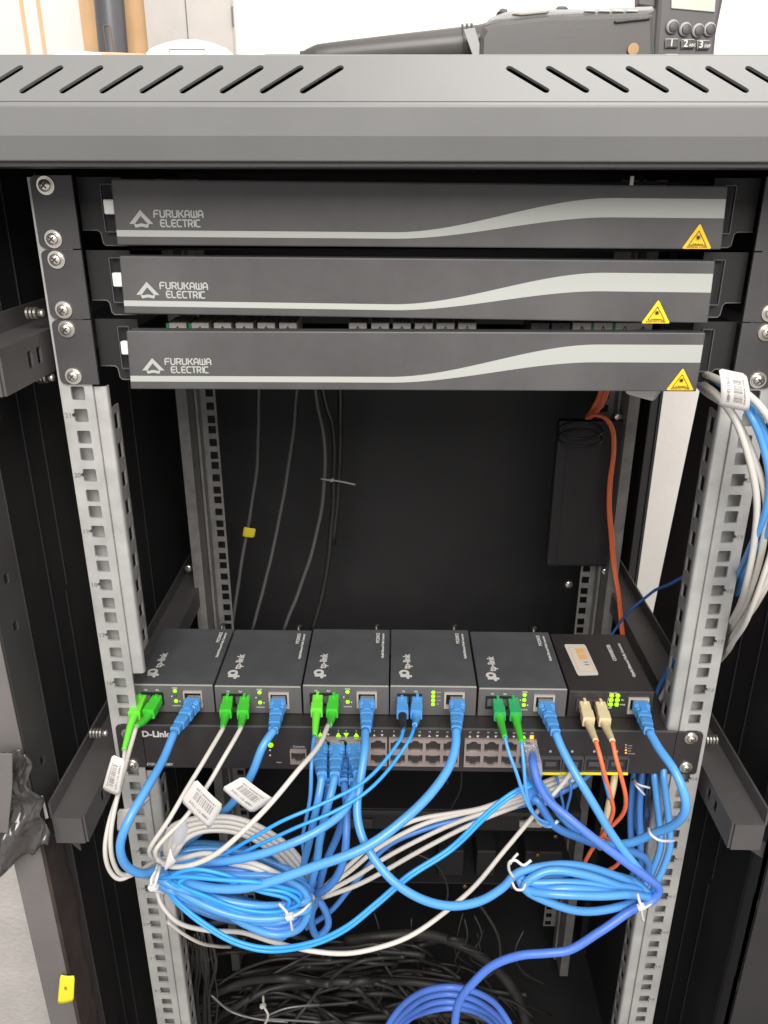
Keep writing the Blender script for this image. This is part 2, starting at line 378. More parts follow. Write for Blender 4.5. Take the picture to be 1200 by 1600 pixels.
for i in range(n_+1):
    z = -470-11*i; nz = noise.noise(Vector((z*.02, 0, 0)))*4+noise.noise(Vector((z*.08, 3, 0)))*2
    vs += [(-286.5, -67.4, z), (-283.4+nz*.2, -67.5-nz*.3, z), (-283.0, -40+nz, z), (-283.6, -34+nz*1.5, z)]
mb.add(vs, [(4*i+j, 4*i+j+1, 4*i+j+5, 4*i+j+4) for i in range(n_) for j in range(3)]); mb.build('door_seal', 'brown', lpost)

# rails
def rail(sx, Yf, dirY, m, ridge_gap=None, z0=-1120, z1=-1.5):
    xo, xi = 245.0, 222.0
    h = 4.8; mb = MB(); holes = []; k = 0
    while -U*(k+1) > z0+10:
        for dz in (6.35, 22.225, 38.1):
            z = -U*k-dz; p = rrect(-232.5-h, -232.5+h, z-h, z+h, 1.0, n=2)
            if dz == 22.225: p += [(-232.5-h, z+1.7), (-232.5-h-1.0, z+1.5), (-232.5-h-1.9, z+0.7), (-232.5-h-1.9, z-0.7), (-232.5-h-1.0, z-1.5), (-232.5-h, z-1.7)]
            holes.append((z, p))
        k += 1
    cuts = [z1]+[(holes[i][0]+holes[i+1][0])/2 for i in range(len(holes)-1)]+[holes[-1][0]-8]
    for (z, p), ca, cb in zip(holes, cuts, cuts[1:]):
        mb.mesh(curve_mesh([rect(-xo+1.2, -xi, cb, ca), p], 2.0), F(0, 1.0, 0))
    mb.box(-xo, -xo+1.25, 0.35, 2.0, z0, z1)
    mb.box(-xo, -xo+2, 2.0, 48, z0, z1); mb.box(-xo+2, -230, 12, 13.2, z0, z1)
    top = -135.5
    segs = [(z0, top)] if not ridge_gap else [(z0, ridge_gap[0]), (ridge_gap[1], top)]
    webs = []
    for a, b_ in segs:
        web = MB(); webs.append(web)
        # flat inner strip, rolled corner and perforated web
        prof = [(-221.8, 2.6), (-215.5, 2.6), (-214.2, 2.9), (-213.3, 3.8), (-213.0, 5.0), (-213.0, 7.5)]
        n = len(prof); vs = [(x, y, z) for z in (a, b_) for x, y in prof]+[(x-.9, y+1.0, z) for z in (a, b_) for x, y in prof]
        mb.add(vs, [(i, i+1, n+i+1, n+i) for i in range(n-1)], True)
        mb.add(vs, [(2*n+i, 3*n+i, 3*n+i+1, 2*n+i+1) for i in range(n-1)]+[(n+i, n+i+1, 3*n+i+1, 3*n+i) for i in range(n-1)]+[(i, 2*n+i, 2*n+i+1, i+1) for i in range(n-1)])
        z = -30.0
        while z > z0+20:
            if a+12 < z < b_-12: web.mesh(curve_mesh([rect(7.5, 22, z-11.1, z+11.125), rect(10, 19, z-6, z+6)], 1.4), Matrix(((0, 0, 1, -213.7), (1, 0, 0, 0), (0, 1, 0, 0), (0, 0, 0, 1))))
            z -= 22.225
    for q_ in [mb]+webs:
        for v in q_.v:
            if sx > 0: v.x = -v.x
            v.y = Yf+v.y*dirY
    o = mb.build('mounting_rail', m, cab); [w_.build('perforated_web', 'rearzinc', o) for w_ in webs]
    return o
railL = rail(-1, 0, 1, 'zinc', (-468, -370)); railR = rail(1, 0, 1, 'zinc')
# stamped unit numbers next to the notches
for k in range(3, 17):
    if k == 9: continue
    for sx, r_ in ((-1, railL), (1, railR)):
        MB().mesh(text_mesh(str(24-k), 5.0, thick=0.3, bold=0.12, align='CENTER'), F(sx*241.5, -0.1, -U*(k+.5)-1.6, 0)).build('stamped_number', 'rearzinc', r_)
# rear rails turn the other way round
def rear_rail(sx):
    k = 0; mb = MB()
    while k < 24:
        for dz in (6.35, 22.225, 38.1):
            z = -U*k-dz; mb.mesh(curve_mesh([rect(-243, -222, z-(6.35 if dz > 30 else 7.9375), z+(6.35 if dz < 10 else 7.9375)), rect(-233.5, -224.5, z-4.6, z+4.6)], 1.6), F(0, 366, 0))
        k += 1
    mb.box(-246, -244, 322, 366, -1120, 0); mb.box(-256, -246, 322, 324, -1120, 0); mb.box(-243, -240, 350, 365, -1120, 0)
    if sx > 0:
        for v in mb.v: v.x = -v.x
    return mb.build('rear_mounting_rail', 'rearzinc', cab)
rear_rail(-1); rear_rail(1)

# braces running from the front posts to the back, carrying the rails
def brace(sx, zt, y0=-60, zb=None):
    zb = zb or zt-25
    X = lambda v: v*sx
    polys = [rect(-y0, -(500), zb, zt)]
    hol = [(-26, -19), (-12, -5), (110, 117), (124, 131)]
    polys = [[(p[0], p[1]) for p in rect(y0, 520, zb, zt)]]+[rect(a, b_, (zb+zt)/2-5, (zb+zt)/2+6) for a, b_ in hol]
    mb = plate(polys, 1.8, Matrix(((0, 0, 1, X(252)), (1, 0, 0, 0), (0, 1, 0, 0), (0, 0, 0, 1))))
    x0, x1 = sorted((X(253), X(276)))
    mb.box(x0, x1, y0, 520, zt-1.8, zt)            # top
    mb.box(x0, x1, y0-1.8, y0, zb, zt)             # end
    x0, x1 = sorted((X(276), X(277.8)))
    mb.box(x0, x1, y0, 520, zt-1.8, zt+13)        # upstanding lip
    o = mb.build('depth_brace', 'brace', cab, bevel=0.7)
    t = MB(); x0, x1 = sorted((X(262), X(284))); t.add([(x0, y0+6, zb), (x1, y0+6, zb), (x1, y0+6, zb-16), (X(270), y0+6, zb-6), (x0, y0+8, zb), (x1, y0+8, zb), (x1, y0+8, zb-16), (X(270), y0+8, zb-6)],
        [(0, 1, 2, 3), (7, 6, 5, 4), (0, 4, 5, 1), (1, 5, 6, 2), (2, 6, 7, 3), (3, 7, 4, 0)]); t.build('gusset', 'cab', o)
    return o
z1 = atx(132, 1277, -252).z
bL = brace(-1, -460); bR = brace(1, -462, -55)
zu = atx(40, 528, -252).z; zl = atx(40, 603, -252).z
bU = brace(-1, zu, -62, zl); brace(1, zu-6, -58, zl-6)
for px, py, sx, br in ((150, 1145, -1, bL), (1112, 1155, 1, bR)):
    p = atx(px, py, sx*258); mb = MB()
    a = Vector((-sx, 0, 0))
    for i in range(4): disc(mb, Vector((sx*262, p.y, p.z))+a*(i*2.6), 4.2, a, 1.4, 14)
    disc(mb, Vector((sx*262, p.y, p.z))+a*10, 2.8, a, 3, 12, dome=0.8)
    mb.build('bolt', 'screw', br)
for px, py in ((52, 489), (68, 590)):
    p = atx(px, py, -258); mb = MB(); a = Vector((1, 0, 0))
    for i in range(3): disc(mb, Vector((-262, p.y, p.z))+a*(i*2.6), 4.0, a, 1.4, 14)
    disc(mb, Vector((-262, p.y, p.z))+a*8, 2.8, a, 3, 12, dome=0.8)
    mb.build('bolt', 'screw', bU)
for px, py in ((295, 887), (888, 912), (945, 892), (937, 633), (965, 651)):
    p = at(px, py, 340); MB(); mb = MB(); disc(mb, p, 5, Vector((0, -1, 0)), 3, 12, dome=1.5); mb.build('bolt', 'screw', cab)

# dark cable duct hanging in the back right corner
dk = empty('cable_duct', 'black vertical cable duct in the back right corner above the rail', 'cable duct', tuple(at(905, 890, 330)))
a0 = at(874, 640, 335); a1 = at(950, 885, 335)
MB().box(a0.x, a1.x+4, 332, 346, a1.z, a0.z-12).build('body', 'cabin', dk, bevel=4)
MB().box(a0.x+12, a0.x+13, 331, 332, a1.z, a0.z-22).build('fold', 'cabin', dk)
mb = MB()
for k in range(2):
    c = at(905, 682-k*12, 322); mb.tube([c+Vector((24*math.cos(t), 14*math.sin(t)-6, 5*math.sin(t))) for t in [i*math.pi/8 for i in range(17)]], 1.3, 8, 2)
mb.build('strap', 'cabin', dk)

# ================================================================== fibre trays
def strokes(letter):
    A = {'F': [[(0, 0), (0, .75), (.2, 1), (.8, 1)], [(0, .5), (.7, .5)]], 'U': [[(0, 1), (0, .2), (.15, 0), (.6, 0), (.8, .2), (.8, 1)]],
         'R': [[(0, 0), (0, 1), (.6, 1), (.8, .8), (.8, .6), (.55, .42), (.1, .42)], [(.45, .42), (.8, 0)]],
         'K': [[(0, 0), (0, 1)], [(.8, 1), (.35, .55), (.1, .52)], [(.35, .5), (.8, 0)]],
         'A': [[(0, 0), (0, .7), (.25, 1), (.55, 1), (.8, .7), (.8, 0)], [(.05, .38), (.75, .38)]],
         'W': [[(0, 1), (0, .2), (.15, 0), (.85, 0), (1, .2), (1, 1)], [(.5, .05), (.5, .9)]],
         'E': [[(.8, 1), (.2, 1), (0, .8), (0, .2), (.2, 0), (.8, 0)], [(.05, .5), (.7, .5)]], 'L': [[(0, 1), (0, .2), (.2, 0), (.75, 0)]],
         'C': [[(.8, 1), (.2, 1), (0, .8), (0, .2), (.2, 0), (.8, 0)]], 'T': [[(0, 1), (.8, 1)], [(.4, .95), (.4, 0)]], 'I': [[(.1, 0), (.1, 1)]]}
    return A[letter]
def stroke_text(mb, txt, x, z, w_, h_, Mx, th=0.16, zoff=0):
    adv = [(.35 if c == 'I' else 1.15 if c == 'W' else 1.0) for c in txt]; tot = sum(adv)-.2; k = w_/tot
    cx = x; t = th*h_
    for c, a in zip(txt, adv):
        for pl in strokes(c):
            pts = [Vector((cx+p[0]*k*.88, z+p[1]*h_)) for p in pl]
            for i in range(len(pts)-1):
                zoff += .004
                p, q_ = pts[i], pts[i+1]; d = (q_-p).normalized(); n = Vector((-d.y, d.x))*t/2; e = d*t*.35
                mb.add([Mx @ Vector((v.x, v.y, zoff)) for v in (p-n-e, q_-n+e, q_+n+e, p+n-e)], [(0, 1, 2, 3)])
        cx += a*k
def tri_sticker(cx, cz, Y, par, w_=18.5, h_=15):
    Mx = F(cx, Y, cz)
    o = MB().mesh(curve_mesh([tri_r(w_, h_, 1.2)], 0.25), Mx).build('laser_sticker', 'yellow', par)
    mb = MB().mesh(curve_mesh([tri_r(w_*.62, h_*.60, .5, 1.9), tri_r(w_*.54, h_*.52, .4, 2.3)], 0.1), F(cx, Y-.25, cz))
    star = []
    for k in range(24): r = 2.1 if k % 2 else 0.8; t = k*math.pi/12; star.append((r*math.cos(t), 6.6+r*math.sin(t)))
    mb.mesh(curve_mesh([star], 0.1), F(cx, Y-.25, cz))
    mb.mesh(text_mesh('CUIDADO', 1.5, .1, align='CENTER', bold=.03), F(cx, Y-.25, cz+2.0)); mb.mesh(text_mesh('RADIACAO A LASER', 1.4, .1, align='CENTER', bold=.03), F(cx, Y-.25, cz+.6))
    for v in mb.v: pass
    mb2 = mb.build('warning_print', 'black', par)
    return o
def tri_r(w_, h_, r, base=0.0):
    out = []
    # rounded triangle, apex up, base at y=base
    P3 = [Vector((-w_/2, base)), Vector((w_/2, base)), Vector((0, base+h_))]
    for i in range(3):
        p = P3[i]; a = (P3[i-1]-p).normalized(); b_ = (P3[(i+1) % 3]-p).normalized()
        for t in (0, .33, .66, 1): out.append(tuple(p+a*r*(1-t)**2*1.0+b_*r*t**2*1.0))
    return out

def tray(i, TL, TR, BL, BR, zc, stick, label):
    Y = -10
    tl, tr, bl, br = (at(*p, Y) for p in (TL, TR, BL, BR))
    root = empty('fibre_tray', label, 'fibre tray', (0, 0, zc-22), 'grey fibre trays with curved stripe')
    # ears
    for sx in (-1, 1):
        x0, x1 = sorted((sx*242.5, sx*216))
        e = plate([rrect(x0, x1, zc-21.8, zc+21.8, 4, '1001' if sx < 0 else '0110'), *([] )], 2.2, F(0, -1.2, 0)).build('ear', 'ear', root, bevel=0.5)
        for z in (zc+15.9, zc-15.9):
            screw(sx*232.55, -2.3, z, e)
        # recessed side plate with its stepped lower edge
        s = sx; pl = [(s*217, zc+21), (s*217, zc-11), (s*207, zc-11), (s*205.5, zc-12.5), (s*204.5, zc-19), (s*203, zc-20.5), (s*188, zc-20.5), (s*188, zc+21)]
        if s > 0: pl = pl[::-1]
        plate([pl], 1.6, F(0, 9, 0)).build('side_plate', 'pit', root, bevel=0.5)
        ln = MB(); ed = [(s*217, zc-11), (s*207, zc-11), (s*205.2, zc-12.6), (s*204.4, zc-19), (s*202.8, zc-20.5), (s*188, zc-20.5)]
        ln.tube([Vector((a, 8.0, b_)) for a, b_ in ed], 0.42, 6, 1); ln.build('edge_highlight', 'convfront', root)  # paler tube paints the light caught along the plate's lower edge
        # hinge latch peeping out beside the panel
        lx = s*196.5
        la = MB(); la.box(min(lx, lx+s*6), max(lx, lx+s*6), -4, 7, zc-8, zc+17)
        la = plate([rrect(lx-4, lx+4, zc-12, zc+17, 1), rrect(lx-3.5, lx+3.5, zc-11.5, zc+16.5, .6)], 3, F(0, 4, 0)).build('latch', 'conv', root)
        if s < 0: MB().box(-197.5, -190, -4, 1, zc-1, zc+8).build('white_tab', 'wplastic', root, bevel=1)
    # body
    MB().box(-203, 203, 12, 250, zc-21, zc-19.5).build('tray_floor', 'cabin', root)
    MB().box(-203, 203, 60, 250, zc+17.5, zc+19).build('tray_lid', 'cabin', root)
    # front panel as a slightly tilted slab
    T = 3.0; vs = [bl, br, tr, tl]; mb = MB(); mb.add([v for v in vs]+[v+Vector((0, T, 0)) for v in vs], [(0, 1, 2, 3), (7, 6, 5, 4), (0, 4, 5, 1), (1, 5, 6, 2), (2, 6, 7, 3), (3, 7, 4, 0)])
    pan = mb.build('front_panel', 'panel', root, bevel=0.8)
    MB().add([tl+Vector((1, 0.4, 0)), tr+Vector((-1, .4, 0)), tr+Vector((-1, 12, .0)), tl+Vector((1, 12, 0)), tl+Vector((1, 0.4, -1)), tr+Vector((-1, .4, -1)), tr+Vector((-1, 12, -1)), tl+Vector((1, 12, -1))],
        [(0, 1, 2, 3), (7, 6, 5, 4), (0, 4, 5, 1), (1, 5, 6, 2), (2, 6, 7, 3), (3, 7, 4, 0)]).build('top_return', 'conv', root)
    def L(u, v): return tl.lerp(tr, u).lerp(bl.lerp(br, u), v)
    sm = lambda t: (lambda x: x*x*(3-2*x))(max(0, min(1, t)))
    mb = MB(); N = 60; vs = []
    for k in range(N+1):
        u = 0.0015+k/N*0.997; s_ = sm((u-.46)/.36)
        for v in ((.765+(.2-.765)*s_), (.865+(.5-.865)*s_)): vs.append(L(u, v)+Vector((0, -.15, 0)))
    mb.add(vs, [(2*k, 2*k+1, 2*k+3, 2*k+2) for k in range(N)]); mb.build('curved_stripe', 'white', pan)
    # logo and lettering, laid out in panel millimetres from its lower left corner
    ux = (br-bl).normalized(); uz = Vector((0, 0, 1)); h_ = (tl-bl).length; k = 1.0
    Mx = Matrix(((ux.x, 0, 0, bl.x), (ux.y, 0, -1, bl.y-.2), (ux.z, 1, 0, bl.z), (0, 0, 0, 1)))
    zt = h_*(1-.765)
    lo = MB(); x0 = 9.5; zb = zt+1.5
    lg = [(x0, zb+2.2), (x0+7.5, zb+10.5), (x0+15, zb+2.2), (x0+11.6, zb+2.2), (x0+7.5, zb+7.0), (x0+3.4, zb+2.2)]
    lo.mesh(curve_mesh([lg], .1), Mx); lo.mesh(curve_mesh([[(x0+2.6, zb+2.5), (x0+3.6, zb-.1), (x0+7.5, zb+.7), (x0+11.4, zb-.1), (x0+12.4, zb+2.5), (x0+10.5, zb+1.9), (x0+7.5, zb+2.6), (x0+4.5, zb+1.9)]], .1), Mx)
    lo.build('logo', 'white', pan)
    tx = MB(); stroke_text(tx, 'FURUKAWA', 25.5, zb+6.3, 31, 3.9, Mx, .22); stroke_text(tx, 'ELECTRIC', 29.2, zb+.8, 25, 3.9, Mx, .22)
    tx.build('brand_lettering', 'white', pan)
    c = at(*stick, Y); 
    tri_sticker(c.x, c.z, Y-.35, pan)
    return root
t1 = tray(0, (173, 280), (1138, 291), (183, 383), (1127, 390), -22.2, (1088, 388.5), 'topmost of the three grey fibre trays, right under the hood')
t2 = tray(1, (186, 400), (1118, 408), (194, 490), (1106, 505), -66.7, (1024, 505), 'middle grey fibre tray, its laser sticker set further from the edge')
t3 = tray(2, (197, 517), (1103, 520), (204, 608), (1088, 612), -111.1, (1062, 609.5), 'lowest grey fibre tray, with pale adapters showing above its panel')
for px0 in (264, 299, 334, 368, 402, 436, 545, 580, 614, 648, 682, 716, 830, 862, 895, 928, 962, 990):
    grn = px0 < 330 or px0 > 920
    a = at(px0, 504, 16); b_ = at(px0+28, 516, 16)
    ad = MB().box(a.x, b_.x, 15, 50, a.z-12, a.z).build('fibre_adapter', 'wcab' if (px0 < 800 or px0 > 890) else 'conv', t3, bevel=.6)
    m_ = a.lerp(b_, .5)
    MB().mesh(curve_mesh([[(-3, -3), (3, -3), (0, 2)], [(-1.8, -2.2), (1.8, -2.2), (0, .8)]], .2), F(m_.x, 14.8, a.z-4)).build('arrow_mark', 'brown', ad)
    if grn: MB().box(a.x-2.2, a.x-.3, 16, 45, a.z-10, a.z-.5).build('green_edge', 'teal', ad)

# ================================================================== switch
sw = empty('network_switch', 'black rack switch with copper port blocks under the media converters', 'network switch', (0, 0, -462))
zT, zB = -417.6, -460.4
MB().box(-219.5, 219.5, 0.5, 112, zB, -419.2).build('case', 'switch', sw, bevel=0.8)
fp = MB().box(-219.5, 219.5, -2, 0.4, zB, zT).build('front_panel', 'switch', sw, bevel=.5)
MB().box(-219, 219, -2.3, -.5, zT-.2, zT+.5).build('top_edge', 'conv', sw)
for sx in (-1, 1):
    x0, x1 = sorted((sx*241, sx*219.6))
    e = plate([rrect(x0, x1, zB+.3, zT-.3, 3, '1001' if sx < 0 else '0110')], 2.0, F(0, -1.3, 0)).build('ear', 'switch', sw, bevel=.4)
    for py in ((1146, 1194) if sx < 0 else (1153, 1198)):
        c = at(196 if (py < 1160 and sx < 0) else 206 if sx < 0 else 1074 if py < 1160 else 1066, py, -2.5); screw(sx*231, -2.4, c.z, e, k=.95)
def rj_hole(cx, cz, w_=11.4, h_=8.2, up=True):
    s = 1 if up else -1
    p = [(-w_/2, -h_/2), (w_/2, -h_/2), (w_/2, h_/2-1.6), (w_*.28, h_/2-1.6), (w_*.28, h_/2-.5), (w_*.17, h_/2-.5), (w_*.17, h_/2+.6), (-w_*.17, h_/2+.6), (-w_*.17, h_/2-.5), (-w_*.28, h_/2-.5), (-w_*.28, h_/2-1.6), (-w_/2, h_/2-1.6)]
    q = [(cx+a, cz+b_*s) for a, b_ in p]
    return q if up else q[::-1]
def port_block(x0, x1, z0, z1, cols, rows, par):
    W_ = (x1-x0)/cols; H_ = (z1-z0)/rows; holes = []; cells = []
    for c in range(cols):
        for r in range(rows):
            cx = x0+W_*(c+.5); cz = z1-H_*(r+.5); up = (r == 0 and rows == 2)
            holes.append(rj_hole(cx, cz, min(12.0, W_-2.2), min(9.6, H_-3.0), up)); cells.append((cx, cz, up))
    blk = plate([rect(x0, x1, z0, z1)]+holes, 2.6, F(0, -3.2, 0)).build('port_block', 'port', par, bevel=.3)
    for cx, cz, up in cells:
        s = 1 if up else -1
        MB().box(cx-6, cx+6, -1.95, -1.6, cz-5, cz+5).build('port', 'portin', blk)
        mb = MB(); z_ = cz-3.6*s
        for k in range(8): mb.box(cx-4.2+k*1.2-.22, cx-4.2+k*1.2+.22, -3.8, -2.1, min(z_, z_+s*1.2), max(z_, z_+s*1.2))
        mb.build('pins', 'pin', blk)
        MB().box(cx-3.4, cx+3.4, -4.1, -2.0, cz-s*4.4-.35, cz-s*4.4+.35).build('lip', 'port', blk)
    return cells
cells = []
for a_, b_ in ((-76, -17.0), (-15.4, 42.7), (46.8, 105.8)): cells += port_block(a_, b_, -453.8, -426.2, 4, 2, fp)
port_block(-97.6, -83.8, -453.3, -439.2, 1, 1, fp)
def T(txt, px, py, size, m='dimtext', par=None, Y=-2.3, **k):
    p = at(px, py, Y); return text(txt, size, F(p.x, Y, p.z), m, par, **k)
T('D-Link', 222, 1151, 8.2, 'whitetext', fp, bold=.28, space=1.0); T('DGS-1250-28X', 229, 1195.5, 3.5, 'whitetext', fp, bold=.06, shear=.3)
T('Console', 467, 1168, 2.9, 'dimtext', fp, align='CENTER'); T('Reset', 432, 1192, 1.9, 'dimtext', fp); T('Power', 414, 1169, 1.9, 'dimtext', fp, align='RIGHT')
for n in range(24):
    col = n//2; cxp = cells[col*2][0]+(-3.2 if n % 2 == 0 else 3.2); up = n % 2 == 0
    text(str(n+1), 2.2, F(cxp, -2.3, -420.9), 'dimtext', fp, name='port_number', align='CENTER', bold=.03)
    lit = n in (0, 2, 3, 4); s = 1 if up else -1; k_ = 1.9 if lit else 1.15
    m_ = 'led' if lit or n == 22 else ('amber' if n == 23 else 'whitetext')
    if n == 22: k_ = 1.4
    if n == 23: k_ = 1.5
    poly = [(-k_, -.8*k_*s), (k_, -.8*k_*s), (0, 1.0*k_*s)] if n != 23 else rect(-1.5, 1.5, -1.6, 1.6)
    MB().mesh(curve_mesh([poly if s > 0 else poly[::-1]], .3), F(cxp, -2.5, -424.0)).build('port_light', m_, fp)
p = at(423, 1164, -2.4); mb = MB(); disc(mb, p, 2.1, h=.5, dome=.5); mb.build('power_light', 'led', fp)
for py in (1172, 1180): q = at(422, py, -2.4); mb = MB(); disc(mb, q, .8, h=.3); mb.build('status_light', 'whitetext', fp)
for i, (pa, pb) in enumerate(((845, 875), (879, 909), (913, 944), (948, 979))):
    a_ = at(pa, 1181, -2); b_ = at(pb, 1205, -2)
    cg = plate([rect(a_.x, b_.x, b_.z, a_.z), rect(a_.x+1.2, b_.x-1.2, b_.z+2, a_.z-1.2)], 3, F(0, -3.4, 0)).build('fibre_cage', 'conv', fp, bevel=.3)
    MB().box(a_.x+1.2, b_.x-1.2, -2.9, -2.2, b_.z+2, a_.z-1.2).build('dust_flap', 'convblack', cg); MB().box(a_.x+4, b_.x-4, -3.6, -3, (a_.z+b_.z)/2-2, (a_.z+b_.z)/2+2.5).build('flap_spring', 'conv', cg, bevel=.3)
    MB().box(a_.x-.3, b_.x+.3, -5.6, -2.1, b_.z-1.3, b_.z+1.1).build('yellow_strip', 'ystick', cg, bevel=.3)
    q = at((pa+pb)/2, 1174, -2.2); MB().box(q.x-.9, q.x+.9, -2.5, -2.05, q.z-.9, q.z+.9).build('cage_mark', 'dimtext', fp)
for k, s_ in enumerate(('LINK', 'ACT', 'SPD', 'POWER')):
    q = at(978, 1164+4.2*k, -2.4); MB().box(q.x-.6, q.x+.6, -2.5, -2.05, q.z-.5, q.z+.6).build('legend_mark', 'dimtext' if k < 2 else 'amber', fp); T(s_, 980.5, 1166+4.2*k, 1.7, 'dimtext', fp)

# ================================================================== media converters
def converter(idx, x0, x1, zt, label, black=False, four=False):
    Y0, Y1, zb = 18, 110, -418.9
    root = empty('media_converter', label, 'media converter', ((x0+x1)/2, 60, zb), 'media converters in a row on the switch')
    m_c = 'convblack' if black else 'conv'; m_f = 'convblack' if black else 'convfront'
    case = MB().box(x0+.3, x1-.3, Y0+1.2, Y1, zb, zt).build('case', m_c, root, bevel=.7)
    fr = MB().box(x0+.2, x1-.2, Y0, Y0+1.1, zb+.3, zt-.3).build('front_plate', m_f, root, bevel=.35)
    MB().box(x0+.6, x1-.6, Y0+.1, Y0+1.3, zt-.5, zt+.12).build('bright_edge', 'ear' if black else 'dimtext', root)
    W_ = x1-x0
    X = lambda u: x0+u*W_
    # duplex adapter
    ax0, ax1 = (X(.085), X(.37)) if not black else (X(.09), X(.44))
    az1, az0 = zt-7.0, zt-18.5
    ad = plate([rect(ax0, ax1, az0, az1), rect(ax0+1.2, (ax0+ax1)/2-.6, az0+1.2, az1-1.2), rect((ax0+ax1)/2+.6, ax1-1.2, az0+1.2, az1-1.2)], 2, F(0, Y0-1.2, 0)).build('fibre_socket', 'ear' if black else 'portin', fr, bevel=.2)
    # rj45 jack
    jx0, jx1 = (X(.625), X(.86)) if not black else (X(.70), X(.94))
    jz1, jz0 = zt-5.0, zt-20.5; cx = (jx0+jx1)/2
    j = plate([rect(jx0, jx1, jz0, jz1), rj_hole(cx, (jz0+jz1)/2+.2, 13.8, 12.4, False)], 2.0, F(0, Y0-1.1, 0)).build('network_jack', 'jack', fr, bevel=.25)
    MB().box(jx0+.8, jx1-.8, Y0-.35, Y0-.1, jz0+.8, jz1-.8).build('jack_inside', 'portin', j)
    # lights
    if black:
        for i in range(3):
            for k in range(2):
                mb = MB(); disc(mb, (X(.50)+k*8.2*.62, Y0-.2, zt-3.4-4.4*i), 1.75, h=.6, dome=.7); mb.build('status_light', 'led', fr)
        text('FX LNK', 1.9, F(X(.47), Y0-.25, zt-1.9+.2), 'whitetext', fr, bold=.05)
        text('TX', 1.9, F(X(.615), Y0-.25, zt-8.6), 'whitetext', fr, bold=.05); text('PWR', 1.9, F(X(.615), Y0-.25, zt-13.1), 'whitetext', fr, bold=.05); text('SPD', 1.9, F(X(.475), Y0-.25, zt-16.5), 'whitetext', fr, bold=.05)
        MB().box(X(.462), X(.467), Y0-.25, Y0, zt-15, zt-5.5).build('printed_line', 'whitetext', fr)
    else:
        n = 4 if four else 3; lit = {0: (1, 0, 1), 1: (1, 0, 1), 2: (1, 0, 1), 3: (1, 1, 1, 1), 4: (1, 1, 1)}[idx]
        lx = X(.5) if four else X(.52)
        for i in range(n):
            zz = zt-5.5-(3.9 if four else 5.0)*i; mb = MB(); disc(mb, (lx, Y0-.1, zz), 1.5 if lit[i] else 1.1, h=.5, dome=.5); mb.build('status_light', 'led' if lit[i] else 'ledoff', fr)
            if four: text(('PWR', '1000', 'LINK', 'FX')[i], 1.5, F(lx+3, Y0-.2, zz-.5), 'whitetext', fr)
            elif i: mb = MB(); disc(mb, (lx+(-3.2 if i == 1 else 3.2), Y0-.1, zz-.3), .7, h=.2); mb.build('white_dot', 'whitetext', fr)
        if not four:
            text('PWR', 2.0, F(lx, Y0-.2, zt-3.4), 'whitetext', fr, align='CENTER', bold=.06); text('Link/Act', 2.0, F(lx, Y0-.2, zt-20.8), 'whitetext', fr, align='CENTER', bold=.04)
            text('Ethernet', 2.0, F(cx, Y0-.2, zt-22.9), 'whitetext', fr, align='CENTER', bold=.03)
        text('TX', 2.1, F(X(.155), Y0-.2, zt-5.6), 'whitetext', fr, align='CENTER', bold=.05); text('RX', 2.1, F(X(.30), Y0-.2, zt-5.6), 'whitetext', fr, align='CENTER', bold=.05)
    z_ = zt+.12
    if not black:
        # ring-and-stem emblem, wordmark and model lines read away from the camera
        Mx = TOP(X(.165), Y0+12.5, z_, math.pi/2); R_, r_ = 4.4, 2.0
        ring = [(R_*math.cos(t)+7.2, R_*math.sin(t)) for t in [k*2*math.pi/20 for k in range(20)]]; ringi = [(r_*math.cos(t)+7.2, r_*math.sin(t)) for t in [k*2*math.pi/20 for k in range(20)]]
        mb = MB().mesh(curve_mesh([ring, ringi], .2), Mx); mb.mesh(curve_mesh([rrect(1.2, 3.7, -6.6, 3.2, .5)], .22), Mx); mb.mesh(curve_mesh([rrect(-1.2, 7.6, -4.4, -2.0, .5)], .24), Mx)
        mb.build('emblem', 'whitetext', case)
        text('tp-link', 8.8, TOP(X(.165)+5.2, Y0+26, z_, math.pi/2), 'whitetext', case, bold=.2)
        text('MC210CS', 4.2, TOP(X(.865), Y0+68, z_, math.pi/2), 'whitetext', case, bold=.16); text('Gigabit Ethernet Media Converter', 3.0, TOP(X(.925), Y0+43, z_, math.pi/2), 'whitetext', case, bold=.1)
        MB().tube([(X(.82), Y1+2, zt-3), (X(.82), Y1+5, zt+1), (X(.85), Y1+9, zt-1)], 1.6, 8, 3).build('power_lead', 'bcab', root)
    else:
        text('CONVERTER', 4.6, TOP(X(.725), Y0+47, z_, math.pi/2), 'whitetext', case, bold=.18); text('Gigabit Ethernet Media Converter', 3.9, TOP(X(.865), Y0+22, z_, math.pi/2), 'whitetext', case, bold=.12)
        corners = [atz(*c, z_) for c in ((881, 1007), (914, 1007), (936, 1055), (903, 1056))]
        def LL(u, v): return corners[0].lerp(corners[1], u).lerp(corners[3].lerp(corners[2], u), v)
        def patch(polyuv, dz, nm, m_, par):
            pts = [LL(u, v)+Vector((0, 0, dz)) for u, v in polyuv]; n = len(pts)
            return MB().add(pts+[p-Vector((0, 0, .12)) for p in pts], [tuple(range(n)), tuple(range(2*n-1, n-1, -1))]+[(i, (i+1) % n, (i+1) % n+n, i+n) for i in range(n)]).build(nm, m_, par)
        rr = [(u, v) for u, v in rrect(0, 1, 0, 1, .08)]
        lb = patch(rr, .25, 'paper_label', 'paper', case)
        mo = M.setdefault('oprint', mat('orange_print', (0.72, 0.42, 0.16), .6)); mc = M.setdefault('oprint2', mat('pale_orange_print', (0.76, 0.55, 0.30), .6))
        for (a_, b_, c_, d_) in ((.14, .17, .10, .9), (.88, .91, .10, .9), (.17, .88, .09, .11), (.17, .88, .88, .9)): patch(rect(a_, b_, c_, d_), .32, 'printed_frame', 'oprint', lb)
